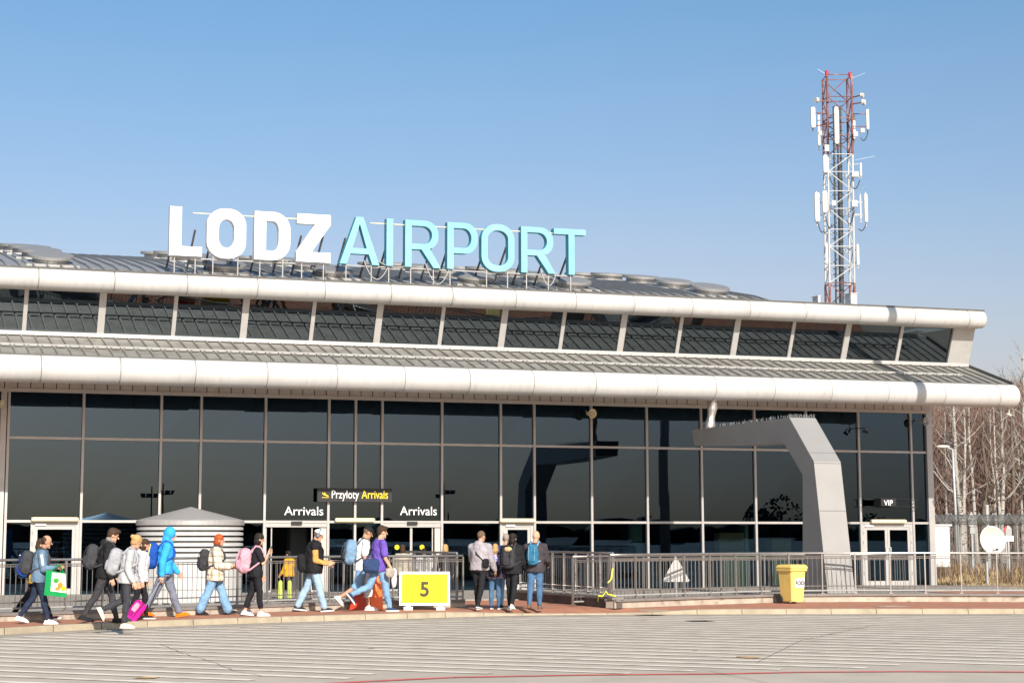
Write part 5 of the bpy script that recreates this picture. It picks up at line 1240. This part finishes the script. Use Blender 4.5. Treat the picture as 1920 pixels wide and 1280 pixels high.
# ================================================================== RADIO MAST
D0 = 135.0
def tp3(px, py, off=0): return P(px, py, D=D0 + off)
tw = thing('radio_tower', 'red and white lattice radio mast with white panel antennas behind the roof', 'tower', P(1578, 1000, D=D0) * V((1, 1, 0)))
def trect(py):
    a, b = P(lerp([(140, 1550.5), (570, 1556)], py), py, D=D0), P(lerp([(140, 1596.5), (570, 1602.5)], py), py, D=D0)
    v = b - a; v.z = 0; back = V((-v.y, v.x, 0)) * .92
    return [a, b, b + back + ZA * 0, a + back]
TZs = [(140, 'r'), (181, 'r'), (221, 'r'), (253, 'r'), (289, 'w'), (322, 'w'), (358, 'w'), (391, 'w'), (430, 'w'), (462, 'w'), (498, 'w'), (530, 'r'), (575, 'r'), (690, 'w'), (800, 'r')]
for (y0, c0), (y1, c1) in zip(TZs, TZs[1:]):
    A, B = trect(y0), trect(y1); mm = 'tower_red' if c0 == 'r' else 'tower_white'
    for k in range(4): MB().cyl(A[k], B[k], .085 if c0 == 'r' else .075, n=6).build('leg_section', mm, tw)
    m = MB(); zig = TZs.index((y0, c0)) % 2
    for k in range(4):
        p, q_ = (A[k], B[(k + 1) % 4]) if zig else (A[(k + 1) % 4], B[k])
        m.cyl(p, q_, .036, n=5)
        m.cyl(A[k], A[(k + 1) % 4], .034, n=5)
    m.build('bracing', mm, tw)
A, B = trect(195), trect(800); m = MB()
c0 = (A[0] + A[1] + A[2] + A[3]) / 4; c1 = (B[0] + B[1] + B[2] + B[3]) / 4
for dx in (-.28, .0, .2): m.cyl(c0 + cr * dx, c1 + cr * dx, .07, n=6)
for i in range(40): p = c0.lerp(c1, i / 40); m.cyl(p - cr * .3, p + cr * .32, .03, n=4)
m.build('cable_ladder', 'tower_dark', tw)
c0 = trect(300)
MB().cyl((c0[1] + c0[2]) / 2 - cr * .75, (trect(800)[1] + trect(800)[2]) / 2 - cr * .75, .17, n=8).build('cable_bundle', 'tower_dark', tw)
def panel(px0, px1, py0, py1, off, m_='antenna'):
    a, b = P(px0, py0, D=D0 + off), P(px1, py1, D=D0 + off); c_ = (a + b) / 2; w_ = (px1 - px0) / F * D0 / 2
    m = MB(); m.ell(c_, cr * w_, V((-cr.y, cr.x, 0)) * w_ * .7, ZA * abs(a.z - b.z) / 2, 12, 8, .35); m.build('panel_antenna', m_, tw)
    k = MB(); k.cyl(c_ + ZA * abs(a.z - b.z) * .55 + V((-cr.y, cr.x, 0)) * w_, c_ - ZA * abs(a.z - b.z) * .62 + V((-cr.y, cr.x, 0)) * w_, .045, n=6); k.build('antenna_pole', 'tower_red' if py1 < 290 else 'grey_metal', tw)
    q_ = P(1578 + (20 if px0 > 1578 else -20), (py0 + py1) / 2, D=D0 + .3)
    for dz in (-.5, .4): 
        s_ = c_ + ZA * dz + V((-cr.y, cr.x, 0)) * w_
        MB().cyl(s_, V((q_.x, q_.y, s_.z)), .035, n=5).build('antenna_arm', 'tower_red' if py1 < 290 else 'tower_white', tw)
for a in ((1520, 1529, 200, 241, -.5), (1533, 1538, 214, 275, .6), (1564, 1573, 199, 272, -.9), (1624, 1629.5, 204, 244, .3), (1599, 1604, 215, 262, .5), (1543, 1552, 290, 325, -.4), (1612, 1616, 305, 331, .2),
          (1527, 1537.5, 360, 417, -.4), (1541.5, 1551.5, 357, 400, -.8), (1620.5, 1627, 362, 418, .1), (1548, 1552, 455, 496, -.3), (1606, 1611, 458, 498, -.2), (1612, 1615, 365, 412, .3)):
    panel(*a)
for px, py, r in ((1533, 188, .19), (1614, 179, .17), (1617, 192, .21)):
    p = P(px, py, D=D0 - .6); s_ = -1 if px < 1578 else 1; ax = (cr * s_ * .8 - cf * .5).normalized()
    MB().cyl(p, p + ax * .2, r, r * .95, n=18).build('dish_antenna', 'antenna', tw); MB().cyl(p, V((P(1578 + s_ * 20, py, D=D0).x, P(1578 + s_ * 20, py, D=D0).y, p.z)), .05).build('antenna_arm', 'tower_red', tw)
for px, py in ((1550, 140), (1594, 143)):
    p = P(px, py, D=D0); m = MB().lathe([(.10, -.15), (.10, 0), (.13, .02), (.13, .22), (.07, .30), (.01, .31)], p, 12); m.build('obstruction_lamp', 'lamp_red', tw)
for px, py, w_, h_ in ((1604, 252, 8, 9), (1603, 327, 12, 10), (1602, 382, 10, 12), (1563, 381, 8, 10), (1538, 250, 6, 8), (1550, 278, 8, 12), (1617, 245, 7, 8)):
    p = P(px, py, D=D0 - .3); u = w_ / F * D0 / 2; h = h_ / F * D0 / 2
    MB().obox(p, cr * u, V((-cr.y, cr.x, 0)) * u * .7, ZA * h).build('radio_unit', 'antenna', tw)
random.seed(21)
for px, py, ln in ((1534, 418, 20), (1548, 405, 25), (1602, 395, 28), (1624, 420, 14), (1612, 338, 18), (1541, 262, 25), (1628, 246, 20), (1556, 330, 20)):
    a = P(px, py, D=D0 - .2); b = P(px + (12 if px < 1578 else -14), py + ln * .6, D=D0); pts = [a.lerp(b, t / 8) - ZA * (ln / F * D0 * 2.2 * (t / 8) * (1 - t / 8)) for t in range(9)]
    MB().path(pts, .04, 5).build('feeder_cable', 'tower_dark', tw)
for (x0_, y0_, x1_, y1_) in ((1550, 140, 1533, 130), (1598, 147, 1622, 137), (1604, 300, 1640, 293), (1603, 370, 1626, 344)):
    MB().cyl(P(x0_, y0_, D=D0), P(x1_, y1_, D=D0), .012, n=4).build('whip_aerial', 'grey_metal', tw)
for p0 in ((1536, 562, 5, 14), (1601, 558, 14, 16)):
    p = P(p0[0], p0[1], Y=61.0); w_ = p0[2] / F * 66 / 2; h_ = p0[3] / F * 66 / 2
    o = thing('roof_cabinet', 'narrow white cabinet on the roof left of the radio mast foot' if p0[0] < 1570 else 'wide white cabinet on the roof in front of the radio mast foot', 'cabinet', V((p.x, p.y, 8.75)))
    MB().box((p.x - w_, 61, 8.75), (p.x + w_, 61.4, p.z + h_)).build('body', 'tower_white', o); MB().box((p.x - w_ - .02, 60.97, p.z + h_), (p.x + w_ + .02, 61.43, p.z + h_ + .03)).build('lid', 'antenna', o)

# ================================================================== RIGHT SIDE: DISH, CABINET, FENCE, SIGNS
pd = P(1857, 1013, D=63.0); ds = thing('satellite_dish', 'big round cream satellite dish on a post behind the right railing', 'satellite dish', V((pd.x, pd.y, 0)))
fd = (-cf * .9 + cr * .25 + ZA * .25).normalized(); a_ = fd.cross(ZA).normalized(); b_ = a_.cross(fd)
m = MB(); rings = []
rad = 26.5 / F * 63
for t in range(9):
    r = rad * t / 8 + .002; dz = .16 * (t / 8) ** 2
    rings.append([pd + fd * dz + a_ * (r * math.cos(2 * math.pi * k / 40)) + b_ * (r * 1.0 * math.sin(2 * math.pi * k / 40)) for k in range(40)])
for t in range(8, -1, -1):
    r = rad * t / 8 + .002; dz = .16 * (t / 8) ** 2 - .02
    rings.append([pd + fd * dz + a_ * (r * math.cos(2 * math.pi * k / 40)) + b_ * (r * math.sin(2 * math.pi * k / 40)) for k in range(40)])
m.loft(rings); m.build('reflector', 'dish', ds, smooth=True)
q_ = pd - b_ * rad * .72 if b_.z > 0 else pd + b_ * rad * .72
lnb = q_ + fd * .35
m = MB(); m.cyl(q_ + fd * .05, lnb, .015); m.ell(lnb, fd * .07, a_ * .04, b_ * .04); m.build('receiver_arm', 'tower_dark', ds)
MB().cyl((pd.x, pd.y + .25, 0), (pd.x, pd.y + .25, pd.z), .045, n=12).build('post', 'grey_metal', ds)
# white cabinet board
DW = 71.0; a, b = P(1749, 986, D=DW), P(1780, 1062, D=DW)
wb = thing('notice_board', 'tall blank white board on posts beside the terminal corner', 'board', V(((a.x + b.x) / 2, a.y, 0)))
MB().obox((a + b) / 2, cr * ((b - a).dot(cr) / 2), V((-cr.y, cr.x, 0)) * .08, ZA * ((a.z - b.z) / 2)).build('panel', 'white', wb)
m = MB(); c_ = (a + b) / 2; m.obox(V((c_.x, c_.y, a.z + .04)), cr * ((b - a).dot(cr) / 2 + .1), V((-cr.y, cr.x, 0)) * .12, ZA * .035); m.build('top_rail', 'grey_metal', wb)
for u in (-.2, .2): MB().cyl(c_ * V((1, 1, 0)) + cr * u, V((c_.x, c_.y, b.z)) + cr * u, .03).build('post', 'grey_metal', wb)
# security fence with barbed arms and razor coils
DFN = 74.0; fx = [1738, 1767, 1797, 1824, 1850, 1878, 1907, 1940, 1975]
fp = [P(x, 1000, D=DFN) * V((1, 1, 0)) for x in fx]
fe = thing('security_fence', 'grey wire mesh fence with barbed arms and razor wire coils before the birch wood', 'fence', fp[0])
for p in fp:
    m = MB(); m.cyl(p, p + ZA * 2.05, .04); m.cyl(p + ZA * 2.05, p + ZA * 2.5 - cr * .28, .03); m.cyl(p + ZA * 2.05, p + ZA * 2.5 + cr * .28, .03); m.build('post', 'fence_grey', fe)
for a, b in zip(fp, fp[1:]):
    m = MB(); k = 8
    for i in range(1, k): p = a.lerp(b, i / k); m.cyl(p, p + ZA * 2.0, .008, n=3, cap=False)
    for zz in (.05, .7, 1.35, 2.0, 2.2, 2.42): m.cyl(a + ZA * zz, b + ZA * zz, .009, n=3, cap=False)
    m.build('mesh_panel', 'fence_grey', fe)
    pts = [a.lerp(b, i / 200) + ZA * (2.25 + .20 * math.sin(i * .8)) + V((-cr.y, cr.x, 0)) * (.20 * math.cos(i * .8)) for i in range(201)]
    MB().path(pts, .005, 4).build('razor_coil', 'fence_grey', fe)
def road_sign(px, D, parts, label, z0=0.0):
    c_ = P(px, 1000, D=D); t = thing('traffic_sign', label, 'road sign', V((c_.x, c_.y, z0))); bk = V((-cr.y, cr.x, 0))
    ztop = max(P(px, q_[1], D=D).z for q_ in parts)
    MB().cyl(V((c_.x, c_.y, 0)), V((c_.x, c_.y, ztop - .05)), .035).build('pole', 'grey_metal', t)
    for shp, y0_, y1_, w_, dx, m_ in parts:
        za, zb2 = P(px, y0_, D=D).z, P(px, y1_, D=D).z; hw = w_ / F * D / 2; ctr = V((c_.x, c_.y, (za + zb2) / 2)) - bk * .05 + cr * (dx / F * D)
        m = MB(); h = (za - zb2) / 2
        if shp == 'tri': pts = [ctr + cr * u * hw + ZA * v * h for u, v in ((-1, -.9), (-.9, -1), (.9, -1), (1, -.9), (.1, 1), (-.1, 1))]
        elif shp == 'disc': pts = [ctr + cr * hw * math.cos(2 * math.pi * k / 24) + ZA * h * math.sin(2 * math.pi * k / 24) for k in range(24)]
        else: pts = [ctr + cr * u * hw + ZA * v * h for u, v in ((-1, -1), (1, -1), (1, 1), (-1, 1))]
        m.prism(pts, bk * .015); m.build('plate', m_, t)
mat('sign_back', (.30, .305, .305), .5, metal=.3, var=.06); mat('sign_red', (.62, .03, .03), .4, var=.04)
road_sign(1822, 74, [('tri', 959, 974, 15, 0, 'sign_back'), ('disc', 974, 987.5, 13.5, 0, 'sign_back'), ('rect', 988, 1000, 9, 1, 'sign_back')], 'grey backs of a triangular and a round sign on one pole before the birches')
road_sign(1890, 66, [('rect', 990, 1004, 11, 1, 'sign_back'), ('rect', 1004, 1014, 19, 0, 'white')], 'grey and white rectangular plates on one pole right of the dish')
road_sign(1886, 80, [('tri', 985, 997, 12, 0, 'sign_red'), ('disc', 985, 997, 9, 4, 'white')], 'red and white sign peeping out above the grey plates right of the dish')
p = P(1793, 1000, D=78.0); sl = thing('street_lamp', 'thin grey street lamp among the birches beside the terminal corner', 'street lamp', V((p.x, p.y, 0)))
ptop = P(1786, 842, D=78.0); MB().path([V((p.x, p.y, 0)), V((p.x, p.y, 2.5)), V((ptop.x, ptop.y, ptop.z))], [.07, .06, .04], 10).build('pole', 'grey_metal', sl, smooth=True)
e = P(1768, 837, D=78.0); MB().path([ptop, e], .03, 8).build('arm', 'grey_metal', sl); MB().ell(e, cr * .3, V((-cr.y, cr.x, 0)) * .12, ZA * .07).build('lamp_head', 'antenna', sl, smooth=True)
p = P(1852, 1000, D=82.0); o = thing('grey_post', 'plain light grey post standing behind the satellite dish', 'post', V((p.x, p.y, 0))); z_ = P(1850, 948, D=82).z
MB().cyl((p.x, p.y, 0), (p.x, p.y, z_), .085, n=12).build('pole', 'grey_metal', o); MB().cyl((p.x, p.y, z_), (p.x, p.y, z_ + .04), .095, n=12).build('cap', 'antenna', o)

# ================================================================== VEGETATION
random.seed(42)
g = MB()
def blade(p, h, lean, w):
    a = random.random() * math.pi; d = V((math.cos(a), math.sin(a), 0)) * w; l = V((random.uniform(-1, 1), random.uniform(-1, 1), 0)) * lean
    g.add([p - d, p + d, p + l * .5 + ZA * h * .6 + d * .6, p + l + ZA * h], [(0, 1, 2), (0, 2, 3)])
for i in range(9000):
    D = 57 + 27 * random.random() ** 1.4; px = random.uniform(1740, 2060)
    p = P(px, 1000, D=D); p.z = -.03
    if p.x < 37.1 or p.y < 50.8: continue
    cl = math.sin(p.x * 1.3 + 1.2 * math.sin(p.y * .9)) + math.sin(p.y * .8 + p.x * .35)
    if cl > 1.2: blade(p, random.uniform(.35, .85), .25, .02)
    elif cl > .2: blade(p, random.uniform(.15, .4), .15, .018)
    else: blade(p, random.uniform(.08, .2), .06, .02)
tag(g.build('dry_grass', 'grass_blade', recalc=False), 'tall dry straw coloured grass behind the right railing', 'grass', kind='stuff')
g = MB()
for i in range(5200):
    c_ = random.choice([(1752, 72, .9), (1772, 72, .8), (1795, 73, .7), (1890, 66, .7), (1915, 67, .9), (1840, 68, .6), (1960, 66, .9), (2000, 66, .8)])
    p = P(c_[0] + random.gauss(0, 9), 1000, D=c_[1] + random.gauss(0, 1.2)); p.z = 0
    if p.x < 37.2: continue
    d = V((random.gauss(0, .35), random.gauss(0, .35), random.uniform(.4, 1))).normalized() * c_[2] * random.uniform(.5, 1.3)
    s_ = p + d * random.uniform(0, .6); w_ = V((random.uniform(-1, 1), random.uniform(-1, 1), 0)).normalized() * .008
    g.add([s_ - w_, s_ + w_, s_ + d * .6], [(0, 1, 2)])
tag(g.build('brushwood', 'shrub', recalc=False), 'low brown leafless brushwood behind the right railing and the white board', 'brushwood', kind='stuff')
# trees: tapered trunk, limbs and a twig crown
def make_tree(seed, h, r0, bark, twig, spread, up, nb, dens, wob=.25, first=.28, fork=False):
    rnd = random.Random(seed); tr = MB(); br = MB(); tg = MB()
    def trunk(off, hh, rr, lean):
        pts = []; a = rnd.random() * 6.28; x = y = 0; N = 10
        for i in range(N + 1):
            t = i / N; x += rnd.uniform(-1, 1) * wob * hh / 60 + lean[0] * hh / N; y += rnd.uniform(-1, 1) * wob * hh / 60 + lean[1] * hh / N
            pts.append(V((off[0] + x, off[1] + y, hh * t)))
        tr.path(pts, [rr * (1.25 if i == 0 else 1) * (1 - .88 * i / N) + .008 for i in range(N + 1)], 8)
        return pts
    axes = [(trunk((0, 0), h, r0, (rnd.uniform(-.02, .02), rnd.uniform(-.02, .02))), h, r0)]
    if fork: axes.append((trunk((.2, .1), h * .9, r0 * .75, (.05, .02)), h * .9, r0 * .75))
    for pts, hh, rr in axes:
        for b in range(nb):
            t = first + (1 - first) * (b + rnd.random()) / nb * .97
            i = min(9, int(t * 10)); p = pts[i].lerp(pts[i + 1], t * 10 - i)
            L = hh * spread * (1.15 - t) * rnd.uniform(.6, 1.25) + .5
            az = rnd.random() * 6.28; el = R(rnd.uniform(*up)) * (.7 + .5 * t)
            d = V((math.cos(az) * math.cos(el), math.sin(az) * math.cos(el), math.sin(el)))
            q_ = [p]; dd = d.copy(); K = 5
            for k in range(K):
                dd = (dd + V((rnd.gauss(0, .13), rnd.gauss(0, .13), rnd.gauss(.07, .1)))).normalized(); q_.append(q_[-1] + dd * L / K)
            rb = max(.012, rr * (1 - t * .85) * .34)
            br.path(q_, [rb * (1 - .8 * k / K) + .004 for k in range(K + 1)], 4)
            for s_ in range(dens):
                k = rnd.uniform(.8, K - .05); i2 = int(k); p2 = q_[i2].lerp(q_[i2 + 1], k - i2)
                d2 = (dd + V((rnd.gauss(0, .6), rnd.gauss(0, .6), rnd.gauss(.1, .45)))).normalized(); L2 = L * rnd.uniform(.18, .45)
                e2 = p2 + d2 * L2; w_ = V((rnd.gauss(0, 1), rnd.gauss(0, 1), 0)).normalized() * .011
                mid = p2 + d2 * L2 * .5 + V((rnd.gauss(0, .05), rnd.gauss(0, .05), rnd.gauss(0, .05))) * L2
                tg.add([p2 - w_, p2 + w_, mid + w_ * .7, mid - w_ * .7, e2], [(0, 1, 2, 3), (3, 2, 4)])
                for s3 in range(3):
                    p3 = p2.lerp(e2, rnd.uniform(.25, .95)); d3 = (d2 + V((rnd.gauss(0, .6), rnd.gauss(0, .6), rnd.gauss(-.05, .5)))).normalized() * L2 * rnd.uniform(.3, .6); w3 = w_ * .62
                    tg.add([p3 - w3, p3 + w3, p3 + d3], [(0, 1, 2)])
    return tr, br, tg, bark, twig
def place_tree(proto, px, D, label, group, rz=0, s_=1.0, xy=None):
    p = xy if xy else P(px, 1000, D=D) * V((1, 1, 0)); p.z = -.05
    tr, br, tg, bark, twig = proto['src']
    if proto.get('obj') is None:
        o = thing(proto['name'], label, 'tree', p, group, rz)
        tr.build('trunk', bark, o, local=True, smooth=True, recalc=False); c_ = br.build('limbs', bark if proto.get('pale') else twig, o, local=True, recalc=False)
        tg.build('crown', twig, o, local=True, recalc=False); proto['obj'] = o
    else:
        o = copy_tree(proto['obj']); o.location = p; o.rotation_euler = (0, 0, rz); o['label'] = label; o['group'] = group
    o.scale = (s_, s_, s_)
    return o
B1 = dict(src=make_tree(1, 13.5, .21, 'birch', 'twig', .26, (25, 60), 26, 5, .5, .3, True), name='birch_tree', pale=True)
B2 = dict(src=make_tree(2, 14, .16, 'birch', 'twig', .20, (30, 65), 24, 6, .4, .35), name='birch_tree')
B3 = dict(src=make_tree(3, 12, .13, 'birch', 'twig', .22, (20, 60), 20, 5, .6, .3), name='birch_tree')
K1 = dict(src=make_tree(4, 13, .24, 'bark_dark', 'twig', .32, (15, 60), 24, 8, .8, .25), name='bare_tree')
K2 = dict(src=make_tree(5, 14, .15, 'bark_dark', 'twig_far', .27, (30, 70), 26, 9, .6, .2), name='bare_tree')
GB = 'birches at the wood edge'
place_tree(B1, 1806, 103, 'forked white birch, thickest of the birches, just right of the terminal corner', GB, .3, 0.85)
place_tree(B3, 1750, 107, 'slim birch touching the terminal corner column', GB, 1.0, 0.80)
place_tree(B3, 1773, 116, 'slim crooked birch second from the terminal corner', GB, 2.6, 0.76)
place_tree(B2, 1834, 109, 'straight white birch behind the round sign back', GB, .8, 0.80)
place_tree(B2, 1870, 114, 'slender birch of the pair right of the satellite dish', GB, 2.2, 0.72)
place_tree(B1, 1877, 112, 'tallest birch of the pair right of the satellite dish', GB, 3.6, 0.82)
place_tree(B3, 1785, 132, 'thin birch between the street lamp and the slim birches', GB, 4.4, 0.92)
place_tree(B2, 1855, 134, 'far thin birch above the satellite dish', GB, 5.2, 0.80)
place_tree(B1, 1925, 125, 'birch cut by the right picture edge', GB, 1.9, 1.00)
GD = 'dark bare trees at the wood edge'
place_tree(K1, 1842, 112, 'dark thick bare tree with crooked limbs between the white birches', GD, 2.0, 0.78)
place_tree(K1, 1905, 118, 'dark bare tree with wide limbs near the right picture edge', GD, .4, 0.84)
place_tree(K2, 1760, 136, 'dark bare tree hidden behind the slim birches at the terminal corner', GD, 1.2, 0.80)
place_tree(K2, 1815, 141, 'dark bare tree behind the forked birch', GD, 3.0, 0.80)
place_tree(K2, 1888, 138, 'dark bare tree behind the red and white sign', GD, 4.0, 0.86)
random.seed(77)
GW = 'trees deeper in the bare wood'
for i in range(44):
    px = 1700 + 330 * ((i * .618) % 1); D = random.uniform(128, 185)
    p = P(px, 1000, D=D) * V((1, 1, 0)); s_ = (CZ + lerp([(1690, 235), (1860, 262), (1905, 290), (2100, 300)], px) * D / F) / 13.5 * random.uniform(.82, 1.0)
    place_tree(random.choice([K2, K2, K1, K2, K1, K2, B2]), px, D, 'bare tree standing deep in the brown wood right of the terminal', GW, random.random() * 6.28, s_)
g = MB()
for i in range(60000):
    D = random.uniform(125, 230); px = random.uniform(1690, 2120)
    hmax = CZ + lerp([(1690, 225), (1860, 245), (1905, 275), (2120, 285)], px) * D / F
    p = P(px, 1000, D=D); p.z = hmax * (1 - random.random() ** 1.25) * random.uniform(.75, 1.0)
    d = V((random.gauss(0, .45), random.gauss(0, .45), random.uniform(.1, 1))).normalized() * random.uniform(.8, 2.2); w_ = cr * random.uniform(.015, .05) * (1 + (D - 125) / 50)
    g.add([p - w_, p + w_, p + d], [(0, 1, 2)])
tag(g.build('undergrowth_and_twigs', 'twig_far', recalc=False), 'brown mass of bare twigs filling the wood behind the birches', 'twigs', kind='stuff')
g = MB(); g.add([(37.1, 74, .02), (300, 74, .02), (300, 400, .02), (37.1, 400, .02)], [(0, 1, 2, 3)])
structure('wood_floor', g, 'leaf_litter')
